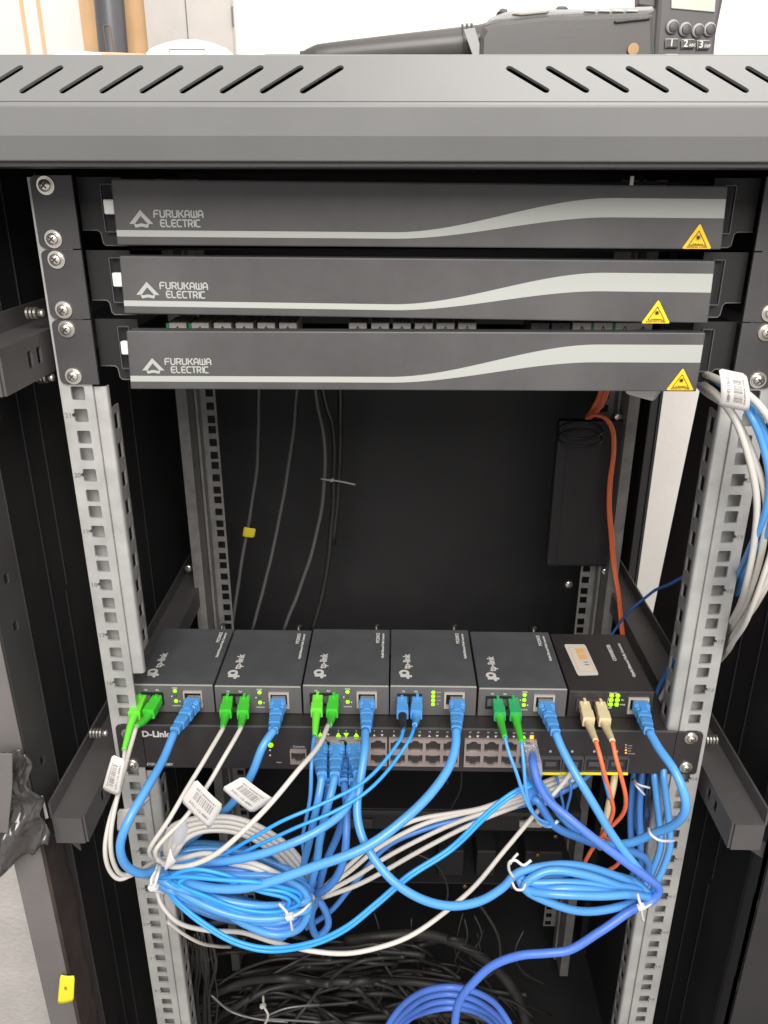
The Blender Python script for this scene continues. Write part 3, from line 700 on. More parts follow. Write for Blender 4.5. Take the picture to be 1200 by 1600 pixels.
        patch(rect(.42, .82, .14, .52), .33, 'printed_block', 'oprint', lb); patch(rect(.45, .8, .32, .34), .36, 'printed_line', 'paper', lb)
        for v in (.18, .28, .38, .48, .6, .7): patch(rect(.22, .36, v, v+.06), .33, 'printed_text', 'oprint2', lb)
        for v in (.58, .66): patch(rect(.55, .76, v, v+.03), .33, 'printed_text', 'print', lb)
        patch(rect(.5, .82, .76, .84), .33, 'printed_text', 'oprint2', lb)
        for a_, b_ in (((1008-30, 994), (1017, 1054)), ): pass
    return root
xs = [(-229.5, -162.6), (-161.6, -89), (-87.8, -15.7), (-15, 57.2), (58.6, 132.2), (133.6, 204)]
labels = ['first grey converter from the left rail, half behind the rail', 'second grey converter from the left rail, two green plugs with white fibres', 'third grey converter from the left, one plug lighter green than the other',
 'grey converter with blue fibre plugs and a column of four green lights', 'grey converter with dark green plugs, next to the black converter', 'black converter with an orange printed label and six green lights']
for i, ((a_, b_), l) in enumerate(zip(xs, labels)):
    converter(i, a_, b_, (-391.7, -392.2, -390.6, -390.2, -391.6, -393.2)[i], l, black=i == 5, four=i == 3)

# ================================================================== connectors
def rj45(root, px, py, Yp, end, m='bplug', clear=False, length=None):
    """plug and ribbed boot leaving the port at (px,py,Yp) and ending at the point end; returns the boot end"""
    p0 = at(px, py, Yp); e = at(*end); d = Vector((max(-.3, min(.3, (e.x-p0.x)/max(20, abs(e.y-p0.y))*.7)), -1, -0.05)).normalized()
    p1 = p0+d*11
    MB().loft([p0+d*0, p0+d*1, p1], [(11.4, 7.6), (11.6, 7.8), (11.6, 7.8)], rnd=.12).build('plug', 'clear', root)
    ts = [0, .03, .28, .30, .36, .37, .44, .45, .52, .53, .60, .61, .68, .69, .76, .77, .84, .86, 1.0]
    pth = [p0+d*5, p0+d*11, p0+d*11+(e-p0-d*11)*.4+d*4, e]
    sp = smooth_path(pth, 14); P = []; wh = []
    for t in ts:
        P.append(sp[min(len(sp)-1, int(round(t*(len(sp)-1))))])
        if t < .29: wh.append((13.2, 11.0) if t > 0 else (12.0, 9.6))
        else:
            b_ = 12.6-(t-.29)*7.0; idx = ts.index(t) % 2; wh.append((b_*(1.0 if idx == 0 else .84), (b_-1.2)*(1.0 if idx == 0 else .86)))
    # drop coincident points
    PP = [P[0]]; WW = [wh[0]]
    for a_, b_ in zip(P[1:], wh[1:]):
        if (a_-PP[-1]).length > .25: PP.append(a_); WW.append(b_)
    MB().loft(PP, WW).build('boot', m, root, bevel=.3)
    MB().loft([p0+d*8+Vector((0, 0, 5.2)), p0+d*20+Vector((0, 0, 6.2))], [(6, 1.4), (5, 1.2)]).build('release_clip', m, root)
    return e
def sc(root, px, py, Yp, end, mbody, mboot, bodylen=21, fr=1.5):
    p0 = at(px, py, Yp); e = at(*end); d = Vector((max(-.5, min(.5, (e.x-p0.x)/max(20, abs(e.y-p0.y))*.85)), -1, -.04)).normalized()
    MB().loft([p0, p0+d*bodylen*.55, p0+d*bodylen*.56, p0+d*bodylen], [(8.6, 7.6), (8.6, 7.6), (9.6, 9.0), (9.6, 9.0)], rnd=.15).build('housing', mbody, root, bevel=.3)
    MB().box(p0.x-1.1, p0.x+1.1, p0.y-5, p0.y+1, p0.z+3.7, p0.z+5.4).build('key', mbody, root)
    pb = p0+d*bodylen*.8; sp = smooth_path([pb, p0+d*(bodylen+6), (p0+d*(bodylen+6)).lerp(e, .5)+Vector((0, -1, 0)), e], 8)
    n = len(sp); MB().tube(sp, lambda t: 3.9-(3.9-fr-.5)*t, 12, 1).build('boot', mboot, root)
    return e
def cable(name, label, cat, pts, r, m, group=None, seg=10, plug=None, extra=None):
    P = [at(*p) if len(p) == 3 else Vector(p[:3]) for p in pts]
    root = empty(name, label, cat, tuple(P[-1]), group)
    if plug:
        kind, args, kw = plug
        (rj45 if kind == 'rj' else sc)(root, *args, **kw)
    MB().tube(P, r*.93 if r > 3 else r, seg, 6).build('jacket', m, root)
    return root
def bundle_tail(n, seed, up=1.0, y0=-60, c=(368, 1388), ax=118, ay=45, rot=12, dy=25):
    """loops of the cable coil, as points (px,py,Y), entered at its left end"""
    rnd = random.Random(seed); out = []; th = math.radians(rot)
    for l in range(n):
        bx = ay*(.75+.5*rnd.random()); ax_ = ax*(.93+.12*rnd.random()); cy = c[1]+rnd.uniform(-8, 8); yy = y0+rnd.uniform(-dy, dy)*.5; r_ = th+rnd.uniform(-.07, .07)
        for k in range(12):
            t = math.pi-(k+.5)/12*2*math.pi; cc, ss = math.cos(t), math.sin(t)
            ss2 = math.copysign(abs(ss)**1.15, ss); x = ax_*cc; y = -bx*ss2
            out.append((c[0]+x*math.cos(r_)-y*math.sin(r_), cy+x*math.sin(r_)+y*math.cos(r_), yy+(22 if ss > 0 else -10)*abs(ss)+rnd.uniform(-2, 2)))
    return out
G1 = 'blue network patch cables of the converters'; G2 = 'white fibre leads of the converters'; G3 = 'thin blue fibre leads'
# --- converter 1
cable('network_patch_cable', 'blue network cable from the first converter, sweeping out left of the rail', 'network cable',
 [(273, 1142, -27), (258, 1180, -45), (228, 1235, -75), (200, 1285, -95), (188, 1322, -100), (197, 1352, -98), (222, 1364, -90), (248, 1356, -78), (275, 1338, -60)]+bundle_tail(2, 1, ay=40)[1:], 3.5, 'blue', G1,
 plug=('rj', (305, 1092, 18, (273, 1142, -27)), {}))
cable('fibre_lead', 'white fibre lead with light green plug nearest the left rail', 'fibre cable',
 [(194, 1172, -38), (190, 1215, -55), (170, 1290, -85), (164, 1330, -92), (172, 1362, -92), (186, 1373, -90), (205, 1366, -84), (232, 1352, -70), (262, 1345, -60), (300, 1352, -50), (340, 1347, -40)], 1.75, 'wcab', G2,
 plug=('sc', (222, 1090, 18, (194, 1172, -38), 'lime', 'lime'), {'bodylen': 24}))
cable('fibre_lead', 'white fibre lead with darker green plug, second from the left rail', 'fibre cable',
 [(213, 1135, -24), (198, 1185, -48), (181, 1255, -80), (173, 1310, -92), (176, 1345, -94), (190, 1366, -90), (215, 1360, -80), (243, 1345, -66), (275, 1340, -55)], 1.75, 'wcab', G2,
 plug=('sc', (247, 1091, 18, (213, 1135, -24), 'green', 'green'), {}))
# --- converter 2
cable('network_patch_cable', 'blue network cable from the second converter, passing behind two white tags', 'network cable',
 [(427, 1142, -27), (410, 1166, -38), (394, 1206, -45), (372, 1244, -45), (335, 1282, -42), (300, 1310, -45), (265, 1335, -52)]+bundle_tail(2, 2, ay=42, c=(368, 1384), y0=-25), 3.5, 'blue', G1,
 plug=('rj', (436, 1093, 18, (427, 1142, -27)), {}))
cable('fibre_lead', 'white fibre lead from the left plug of the second converter', 'fibre cable',
 [(348, 1137, -24), (325, 1178, -48), (292, 1232, -72), (262, 1283, -86), (240, 1315, -90), (233, 1330, -88), (242, 1342, -80), (262, 1340, -70)], 1.75, 'wcab', G2,
 plug=('sc', (357, 1091, 18, (348, 1137, -24), 'green', 'green'), {}))
cable('fibre_lead', 'white fibre lead from the right plug of the second converter, under a tag', 'fibre cable',
 [(376, 1137, -24), (355, 1175, -44), (325, 1225, -62), (290, 1275, -78), (255, 1312, -88), (243, 1330, -90), (250, 1345, -84), (268, 1348, -76)], 1.75, 'wcab', G2,
 plug=('sc', (383, 1092, 18, (376, 1137, -24), 'green', 'green'), {}))
# --- converter 3
cable('fibre_lead', 'thin blue fibre with a light green plug on the third converter', 'fibre cable',
 [(492, 1150, -30), (488, 1195, -55), (484, 1250, -60), (474, 1310, -55), (464, 1360, -45)]+bundle_tail(1, 31, ay=30), 1.5, 'blue', G3,
 plug=('sc', (497, 1089, 18, (492, 1150, -30), 'lime', 'lime'), {}))
cable('fibre_lead', 'white fibre sweeping from the third converter down to the coil tie', 'fibre cable',
 [(515, 1133, -24), (500, 1164, -52), (468, 1202, -80), (424, 1254, -100), (384, 1295, -108), (340, 1332, -110), (302, 1350, -108), (270, 1354, -100), (248, 1345, -90), (246, 1333, -80)], 1.9, 'wcab', G2,
 plug=('sc', (522, 1090, 18, (515, 1133, -24), 'green', 'green'), {}))
cable('network_patch_cable', 'blue network cable from the third converter looping low to the right coil', 'network cable',
 [(572, 1140, -27), (570, 1170, -45), (562, 1215, -62), (556, 1255, -75), (562, 1298, -88), (580, 1335, -98), (612, 1375, -108), (655, 1403, -112), (705, 1415, -110), (750, 1407, -100), (785, 1385, -88), (808, 1362, -78),
  (860, 1352, -72), (920, 1357, -70), (975, 1372, -68), (1012, 1398, -66), (985, 1412, -74), (920, 1424, -84), (860, 1412, -88), (818, 1384, -84), (850, 1362, -80), (910, 1368, -80), (970, 1384, -76), (1010, 1402, -72)], 3.45, 'blue', G1,
 plug=('rj', (574, 1093, 18, (572, 1140, -27)), {}))
# --- converter 4
cable('fibre_lead', 'thin blue fibre with a black boot on the fourth converter', 'fibre cable',
 [(631, 1140, -34), (627, 1153, -42), (608, 1180, -55), (565, 1222, -75), (500, 1257, -90), (440, 1283, -98), (390, 1312, -98), (330, 1345, -90), (270, 1365, -80), (250, 1372, -75)], 1.35, 'blue2', G3,
 plug=('sc', (628, 1092, 18, (631, 1140, -34), 'blue', 'black'), {}))
cable('fibre_lead', 'thin blue fibre with an all blue plug on the fourth converter', 'fibre cable',
 [(648, 1133, -25), (642, 1152, -38), (618, 1188, -52), (575, 1232, -72), (520, 1268, -86), (455, 1297, -94), (400, 1322, -94), (340, 1350, -88), (280, 1368, -80), (252, 1374, -75)], 1.35, 'blue2', G3,
 plug=('sc', (652, 1092, 18, (648, 1133, -25), 'blue', 'blue'), {}))
cable('network_patch_cable', 'blue network cable from the fourth converter crossing in a long diagonal to the left coil', 'network cable',
 [(713, 1140, -27), (712, 1165, -40), (700, 1202, -58), (672, 1242, -76), (625, 1285, -94), (565, 1325, -106), (500, 1352, -112), (440, 1373, -114), (380, 1387, -112), (320, 1386, -106), (275, 1375, -96), (250, 1362, -84)], 3.7, 'blue', G1,
 plug=('rj', (714, 1094, 18, (713, 1140, -27)), {}))
# --- converter 5
cable('fibre_lead', 'thin blue fibre from the left dark green plug of the fifth converter', 'fibre cable',
 [(789, 1152, -36), (795, 1175, -45), (806, 1205, -52), (816, 1235, -56), (828, 1262, -58), (842, 1281, -56), (858, 1288, -50)], 1.35, 'blue', G3,
 plug=('sc', (777, 1095, 18, (789, 1152, -36), 'teal', 'green'), {}))
cable('fibre_lead', 'thin blue fibre from the right dark green plug of the fifth converter', 'fibre cable',
 [(815, 1160, -38), (818, 1190, -48), (820, 1222, -54), (826, 1252, -56), (838, 1276, -54), (854, 1291, -50), (868, 1290, -46)], 1.35, 'blue', G3,
 plug=('sc', (801, 1095, 18, (815, 1160, -38), 'teal', 'green'), {}))
cable('network_patch_cable', 'blue network cable from the fifth converter running down to the right tie', 'network cable',
 [(868, 1145, -27), (878, 1170, -38), (902, 1215, -55), (935, 1268, -66), (968, 1320, -74), (1000, 1360, -76), (1024, 1384, -72), (1018, 1402, -68)], 3.5, 'blue', G1,
 plug=('rj', (851, 1097, 18, (868, 1145, -27)), {}))
# --- converter 6
for i, (p, q_, pts, lab) in enumerate((
 ((912, 1099), (931, 1158, -36), [(931, 1158, -36), (938, 1182, -45), (945, 1210, -50), (953, 1240, -50), (958, 1268, -46), (945, 1300, -40), (925, 1325, -36), (913, 1348, -34)], 'orange fibre with beige plug on the black converter, nearer the grey boxes'),
 ((937, 1100), (957, 1158, -36), [(957, 1158, -36), (963, 1185, -45), (971, 1215, -50), (977, 1245, -50), (974, 1270, -46), (958, 1290, -40), (940, 1302, -36), (962, 1318, -20), (972, 1335, -14), (962, 1352, -12), (950, 1360, -10)], 'orange fibre with beige plug beside the six green lights'))):
    cable('fibre_lead', lab, 'fibre cable', pts, 1.7, 'orange', 'orange fibre leads of the black converter', plug=('sc', (p[0], p[1], 18, q_, 'beige', 'beige'), {'bodylen': 24, 'fr': 1.7}))
cable('network_patch_cable', 'blue network cable from the black converter bulging past the right rail', 'network cable',
 [(1014, 1143, -27), (1030, 1170, -42), (1055, 1205, -60), (1069, 1240, -70), (1070, 1266, -72), (1054, 1288, -66), (1022, 1303, -56), (985, 1317, -48), (945, 1319, -42), (905, 1302, -38), (872, 1270, -34), (848, 1235, -30), (835, 1215, -28)], 3.6, 'blue', G1,
 plug=('rj', (999, 1097, 18, (1014, 1143, -27)), {}))
# --- cables plugged into the switch
G4 = 'blue network cables in the switch ports'
swp = [(500, 1163, (503, 1212, -48), [(497, 1250, -60), (487, 1305, -58), (470, 1360, -48), (455, 1400, -44)], 'blue network cable in the switch port nearest the console socket'),
 (527, 1163, (523, 1212, -48), [(514, 1250, -62), (502, 1305, -66), (492, 1360, -66), (474, 1410, -64), (455, 1450, -66), (430, 1468, -62), (405, 1456, -60)], 'blue network cable in the second upper switch port from the console socket'),
 (553, 1163, (560, 1210, -50), [(552, 1232, -66), (534, 1268, -82), (490, 1303, -98), (430, 1328, -104), (370, 1342, -100), (310, 1347, -92), (255, 1352, -80)], 'blue network cable in the third switch port, curving left across the coil'),
 (506, 1186, (514, 1222, -40), [(510, 1260, -44), (500, 1320, -40), (480, 1370, -34), (460, 1400, -30)], 'blue network cable in the lower switch port nearest the console socket'),
 (532, 1186, (536, 1222, -40), [(541, 1260, -56), (541, 1310, -72), (532, 1355, -80), (513, 1385, -78), (490, 1397, -66), (470, 1395, -54)], 'blue network cable in the second lower port, turning back into the coil'),
 (557, 1186, (552, 1222, -40), [(545, 1255, -48), (530, 1300, -50), (508, 1350, -52), (494, 1400, -56), (485, 1440, -58), (496, 1462, -58), (512, 1446, -54), (503, 1415, -50), (480, 1395, -46)], 'blue network cable in the third lower port, kinking at the coil tie')]
for i, (px, py, e, tail, lab) in enumerate(swp):
    cable('network_cable', lab, 'network cable', [e]+tail, 3.3, 'blue' if i < 3 else 'blue3', G4, plug=('rj', (px, py, -3, e), {}))
# clear plug, violet cable
vc = empty('violet_network_cable', 'violet blue network cable with clear plug in the last switch port', 'network cable', tuple(at(710, 1600, -80)))
p0 = at(828, 1168, -3)
MB().loft([p0, p0+Vector((0, -22, -1)), p0+Vector((1, -30, -5))], [(11.6, 9), (11.8, 9), (9, 7)], rnd=.12).build('plug', 'clear', vc)
MB().tube([p0+Vector((0, -8, 0))]+[at(*p) for p in ((831, 1192, -28), (838, 1218, -40), (856, 1250, -54), (890, 1280, -66), (935, 1315, -74), (975, 1345, -78), (1010, 1370, -78), (1030, 1390, -74), (1020, 1408, -76), (985, 1424, -82), (940, 1455, -90), (890, 1483, -94), (855, 1488, -94),
  (810, 1493, -92), (765, 1512, -90), (732, 1545, -90), (714, 1580, -90), (707, 1640, -90))], 3.3, 12, 6).build('jacket', 'violet', vc)
p1 = at(824, 1188, -3)
vb = empty('network_cable', 'blue network cable under the clear plug in the last switch port', 'network cable', tuple(p1), G4)
MB().loft([p1, p1+Vector((0, -22, -1)), p1+Vector((-1, -40, -8))], [(11.6, 9), (11.8, 9), (8, 7)], rnd=.15).build('boot', 'blue3', vb)
MB().tube([p1+Vector((-1, -38, -8))]+[at(*p) for p in ((838, 1250, -44), (865, 1290, -46), (905, 1310, -44), (945, 1322, -40), (985, 1330, -36), (1010, 1345, -30), (1012, 1368, -26))], 3.3, 10, 6).build('jacket', 'blue3', vb)

# ================================================================== coils
GB = 'cable loops bound in the lower left coil'
mixes = [('blue', 3.3, 2, 41, 46, -70, 'blue cable coil forming the front of the lower left bundle'), ('blue', 3.3, 2, 42, 38, -88, 'blue cable coil lying in the middle of the lower left bundle'),
 ('blue3', 3.3, 3, 43, 44, -42, 'darker blue cable coil at the back of the lower left bundle'), ('blue', 3.2, 3, 44, 20, -84, 'tightest blue cable coil in the lower left bundle')]
for m_, r_, n_, sd, ay_, y0_, lab in mixes:
    cable('cable_coil', lab, 'cable coil', bundle_tail(n_, sd, ay=ay_, y0=y0_, c=(366, 1392)), r_, m_, GB)
def low_arcs(n, seed, y0, r_, m_, lab, a=1.0):
    rnd = random.Random(seed); pts = []
    for k in range(n):
        o = rnd.uniform(-7, 7); y_ = y0+rnd.uniform(-8, 8)
        st = [(252, 1372+o*.4), (285, 1388+o), (330, 1415+o), (380, 1446+o), (430, 1463+o), (466, 1455+o*.8), (482, 1420+o*.5), (470, 1390), (430, 1372+o), (380, 1362-o), (320, 1362-o), (270, 1368)]
        pts += [(x, 1372+(y-1372)*a, y_) for x, y in st]
    return cable('cable_coil', lab, 'cable coil', pts, r_, m_, GB)
low_arcs(3, 51, -95, 3.3, 'blue', 'blue cable coil sagging lowest in the left bundle'); low_arcs(2, 52, -84, 3.3, 'blue3', 'dark blue cable coil just inside the lowest sag', .8); low_arcs(2, 53, -74, 3.3, 'blue', 'mid blue cable coil filling the inside of the left bundle', .5)
low_arcs(2, 54, -66, 3.3, 'blue3', 'darkest cable coil deep inside the left bundle', .65)
# thin fibre loops
cable('fibre_coil', 'thin bright blue fibre loops in the middle of the left coil', 'fibre coil',
 [(250, 1372, -100), (290, 1370, -112), (350, 1375, -116), (400, 1378, -116), (440, 1385, -110)]+[(x, y, -104) for x, y in ((470, 1400), (455, 1420), (410, 1430), (360, 1420), (310, 1400), (265, 1376))]+
 [(x, y, -110) for x, y in ((300, 1358), (350, 1366), (400, 1385), (450, 1395), (468, 1412), (430, 1424), (380, 1420), (330, 1404), (280, 1380))]+[(x, y+4, -108) for x, y in ((310, 1362), (360, 1372), (410, 1388), (452, 1402), (440, 1420), (400, 1420), (350, 1410), (300, 1392))], 1.5, 'blue2', GB)
cable('fibre_lead', 'upper of two bright blue fibres hanging low under the left coil', 'fibre cable',
 [(250, 1372, -85), (278, 1408, -92), (315, 1440, -98), (365, 1468, -102), (420, 1480, -104), (480, 1474, -104), (540, 1447, -98), (590, 1410, -88), (640, 1365, -76), (700, 1325, -62), (750, 1278, -52), (795, 1240, -44), (825, 1222, -38)], 1.5, 'blue2', G3)
cable('fibre_lead', 'lower of two bright blue fibres hanging low under the left coil', 'fibre cable',
 [(252, 1377, -85), (280, 1414, -92), (318, 1447, -98), (368, 1474, -102), (422, 1486, -104), (482, 1479, -104), (543, 1451, -98), (594, 1413, -88), (644, 1368, -76), (704, 1328, -62), (754, 1281, -52), (799, 1243, -44), (829, 1226, -38)], 1.5, 'blue2', G3)
# white loops behind the coil
def wl(pts, r_, lab, grp='white fibre loops behind the left coil', m_='wcab'): return cable('white_fibre_coil', lab, 'fibre coil', pts, r_, m_, grp)
for k, lab in enumerate(('outermost white fibre loop arching over the left coil', 'second white fibre loop of the arch over the left coil', 'third white fibre loop of the arch over the left coil', 'innermost white fibre loop of the arch over the left coil')):
    o = k*6.8; wl([(262+o*.3, 1345, -70), (258+o, 1320+o*.3, -66), (268+o, 1292+o, -62), (300+o*.6, 1278+o, -58), (350, 1276+o, -56), (400-o*.3, 1288+o, -56), (440-o*.6, 1313+o, -54), (470-o, 1345+o*.5, -50), (490-o*.8, 1378, -44), (497-o*.8, 1402, -34), (486-o*.6, 1424-o*.4, -42), (460, 1420-o, -48), (430, 1390, -50)], 2.3, lab)
for k, lab in enumerate(('upper white strand inside the left coil', 'lower white strand inside the left coil')):
    o = k*7; wl([(262, 1352, -80), (285, 1342+o, -86), (320, 1333+o, -88), (360, 1340+o, -90), (400, 1347+o, -92), (436, 1364+o, -92), (470, 1388+o*.6, -88), (490, 1404, -76)], 2.1, lab, 'white strands inside the left coil')
cable('fibre_lead', 'long white fibre dipping lowest beneath the blue cables and rising to the right', 'fibre cable',
 [(244, 1385, -40), (252, 1412, -48), (278, 1440, -58), (320, 1453, -70), (380, 1457, -82), (430, 1472, -92), (485, 1486, -98), (550, 1490, -98), (615, 1475, -92), (680, 1436, -80), (735, 1392, -62), (790, 1328, -44), (840, 1268, -32), (880, 1222, -20), (900, 1195, 0)], 1.9, 'wcab', G2)
cable('fibre_lead', 'short white fibre end curving out below the left rail', 'fibre cable', [(262, 1440, -20), (285, 1458, -16), (310, 1471, -8), (335, 1478, 10), (360, 1480, 40)], 1.6, 'wcab', G2)
# white band crossing to the right
for k, lab in enumerate(('uppermost white fibre of the band crossing behind the switch cables', 'second white fibre from the top of the crossing band', 'third white fibre of the crossing band', 'lowest white fibre of the crossing band')):
    pts = ([(500, 1392, -30), (545, 1350, -24), (600, 1305, -16), (640, 1284, -10), (700, 1272, -4), (750, 1262, 0), (800, 1244, 4), (850, 1222, 8), (890, 1206, 12)],
           [(498, 1396, -32), (540, 1365, -26), (590, 1325, -20), (650, 1292, -12), (710, 1274, -4), (760, 1262, 0), (810, 1246, 4), (855, 1228, 8), (900, 1208, 12)],
           [(500, 1400, -34), (550, 1372, -28), (605, 1338, -22), (665, 1306, -14), (720, 1282, -8), (770, 1264, -2), (815, 1250, 4), (860, 1234, 8), (905, 1213, 12)],
           [(500, 1404, -36), (555, 1384, -32), (612, 1354, -26), (675, 1318, -18), (730, 1290, -10), (775, 1271, -4), (820, 1256, 2), (862, 1240, 8), (908, 1218, 12)])[k]
    cable('fibre_lead', lab, 'fibre cable', pts, 2.0, 'wcab', 'white fibres of the crossing band')
cable('fibre_lead', 'dull blue cable threaded through the white crossing band', 'fibre cable', [(478, 1450, -40), (520, 1420, -34), (545, 1390, -30), (590, 1335, -18), (620, 1312, -14), (680, 1290, -8), (740, 1276, -4), (800, 1262, 0), (850, 1250, 4), (900, 1225, 8), (930, 1200, 12)], 2.3, 'blue3', G3)
cable('fibre_lead', 'thin blue strand tying down beside the white band', 'fibre cable', [(868, 1205, 6), (876, 1240, -2), (880, 1262, -2), (876, 1280, -4), (862, 1290, -20)], 1.2, 'blue3', G3)
cable('fibre_lead', 'second thin blue strand crossing the white band', 'fibre cable', [(885, 1205, 6), (892, 1232, -2), (886, 1262, -2), (880, 1285, -6)], 1.2, 'blue3', G3)
# right coil, remaining strands
cable('cable_coil', 'blue cable coil bound on the lower right between two ties', 'cable coil',
 [(1022, 1400, -64), (985, 1386, -74), (930, 1382, -80), (870, 1380, -82), (825, 1376, -80), (810, 1368, -76), (818, 1386, -82), (860, 1398, -92), (920, 1400, -92), (975, 1396, -86), (1015, 1400, -72), (990, 1376, -66), (930, 1362, -64), (865, 1368, -70), (822, 1380, -76),
  (835, 1390, -84), (880, 1390, -88), (940, 1392, -84), (1000, 1400, -74)], 3.35, 'blue')
# hanging bundle behind the right rail
for k, (x0, x1, xb, Y, m_, lab) in enumerate(((992, 985, 990, 30, 'blue3', 'dark blue cable at the left of the hanging bundle behind the switch'), (1005, 1000, 1002, 20, 'blue3', 'second blue cable of the hanging bundle'), (1018, 1010, 1010, 32, 'blue3', 'third blue cable of the hanging bundle'),
   (1022, 1030, 1020, 4, 'blue', 'fourth blue cable of the hanging bundle, bowing toward the rail'), (1036, 1044, 1034, -2, 'blue', 'blue cable of the hanging bundle nearest the right rail'), (998, 992, 1005, 40, 'blue3', 'rearmost blue cable of the hanging bundle'))):
    cable('hanging_cable', lab, 'network cable', [(x0+6, 1150, Y+30), (x0, 1208, Y), ((x0+x1)/2, 1240, Y-6), (x1, 1280, Y-12), ((x1+xb)/2+(6 if k > 2 else 0), 1325, Y-18), (xb, 1362, Y-22), (xb-12, 1390, Y-26), (xb-6, 1405, Y-34)], 3.2, m_, 'blue cables hanging behind the switch')
cable('beige_strap', 'cream cable strip hanging behind the orange fibres', 'cable', [(962, 1190, 20), (958, 1225, 10), (950, 1262, 6), (944, 1295, 4), (938, 1325, 4)], 3.0, 'beige')
cable('fibre_lead', 'short blue sleeve hanging between the two orange fibres', 'fibre cable', [(942, 1202, -47), (947, 1222, -50), (953, 1246, -49)], 2.0, 'blue', G3)
# thin blue pair with white ends
# top right bundle
GR = 'cables arching out at the upper right'
for k, (pts, r_, m_, lab) in enumerate((
  ([(1085, 590, 60), (1100, 598, 10), (1125, 622, -30), (1152, 662, -45), (1172, 715, -50), (1181, 780, -50), (1178, 850, -46), (1166, 915, -40), (1148, 962, -10), (1132, 992, 40)], 2.3, 'wcab', 'innermost white cable arching past the right rail'),
  ([(1088, 600, 60), (1110, 615, 5), (1140, 640, -30), (1170, 690, -45), (1190, 748, -50), (1196, 810, -50), (1188, 870, -46), (1172, 925, -36), (1150, 972, -6), (1130, 1004, 40)], 2.3, 'wcab', 'second white cable arching past the right rail'),
  ([(1085, 575, 60), (1120, 590, -20), (1160, 610, -50), (1192, 640, -60), (1225, 700, -60), (1238, 780, -56), (1222, 860, -54), (1192, 925, -46), (1160, 972, -16), (1130, 1014, 40)], 2.4, 'wcab', 'outermost white cable leaving the picture at the right edge'),
  ([(1100, 582, 50), (1135, 605, -20), (1172, 648, -52), (1196, 700, -56), (1203, 750, -56), (1192, 810, -52), (1172, 856, -40), (1158, 890, -10), (1146, 920, 40)], 2.3, 'blue', 'bright blue cable arching with the white ones'),
  ([(1096, 574, 50), (1130, 598, -15), (1177, 640, -50), (1206, 700, -56), (1213, 760, -56), (1202, 822, -52), (1180, 864, -40), (1163, 900, -6), (1150, 930, 44)], 2.3, 'blue', 'second blue cable, outside the first at the upper right'),
  ([(1225, 850, -64), (1200, 905, -60), (1174, 948, -46), (1150, 986, -16), (1126, 1024, 40)], 1.9, 'wcab', 'white cable sweeping down from the right edge'),
  ([(1225, 740, -64), (1214, 830, -62), (1192, 905, -58), (1168, 965, -46), (1144, 1005, -14), (1124, 1034, 40)], 1.9, 'wcab', 'white printed cable ending lowest beside the right rail'))):
    cable('arching_cable', lab, 'cable', pts, r_, m_, GR)
# orange and blue cables in the rear
ob = empty('orange_fibre_bundle', 'orange fibres running down the back right corner of the cabinet', 'fibre cable', tuple(at(975, 1000, 290)))
for k, (d, YY) in enumerate(((0, 300), (2.2, 303))):
    MB().tube([at(*p) for p in ((935+d, 560, 318), (938+d, 610, 318), (925+d, 640, 318), (916+d, 654, 312), (928+d, 650, 306), (945+d, 655, 302), (955+d, 672, 300), (957+d*.8, 700, YY), (951+d*1.3, 750, YY), (951+d*1.4, 800, YY), (955+d*1.6, 860, YY), (963+d, 920, YY-20), (970+d, 970, YY-50), (974+d, 1010, YY-80))], 2.0, 8, 5).build('strand', 'orange', ob)
MB().tube([at(*p) for p in ((950, 560, 322), (947, 610, 322), (935, 636, 320), (920, 652, 314))], 4.2, 8, 4).build('strand', 'orange', ob)
cable('thin_blue_cable', 'thin blue cable crossing in front of the wall gap behind the right rail', 'cable', [(940, 1010, 200), (960, 985, 190), (985, 952, 160), (1020, 925, 130), (1050, 910, 90), (1080, 898, 60)], 1.4, 'blue3')
cable('rear_blue_cable', 'blue cable slipping behind the right rail beside the black converter', 'cable', [(1020, 1100, 60), (1030, 1075, 60), (1045, 1045, 56), (1062, 1010, 50)], 2.0, 'blue3')
cable('rear_white_cable', 'white cable slipping behind the right rail beside the black converter', 'cable', [(1024, 1105, 50), (1038, 1080, 50), (1050, 1060, 50)], 2.0, 'wcab')
# black cables at the back left
GK = 'black cables hanging at the back left'
for pts, r_, m_, lab in (([(404, 590, 420), (401, 722, 420), (394, 780, 418), (386, 825, 415), (374, 905, 410), (361, 985, 405)], 2.4, 'gcab', 'leftmost hanging black cable, carrying a yellow tag'),
   ([(466, 590, 420), (455, 700, 420), (437, 807, 415), (418, 895, 410), (394, 985, 405)], 2.4, 'gcab', 'second hanging black cable from the left'),
   ([(490, 590, 420), (497, 640, 420), (506, 680, 420), (507, 750, 418), (500, 810, 415), (486, 868, 412), (466, 925, 410), (443, 985, 405)], 2.6, 'gcab', 'third hanging black cable, held by the pale tie'),
   ([(500, 590, 425), (510, 635, 425), (520, 665, 425), (521, 760, 425), (516, 850, 422), (505, 920, 420), (488, 985, 415)], 3.8, 'bcab', 'thick black cable behind the pale tie'),
   ([(530, 590, 425), (532, 650, 425), (529, 750, 425), (522, 850, 425)], 3.8, 'bcab', 'rightmost thick black cable at the back left')):
    cable('hanging_black_cable', lab, 'cable', pts, r_, m_, GK)
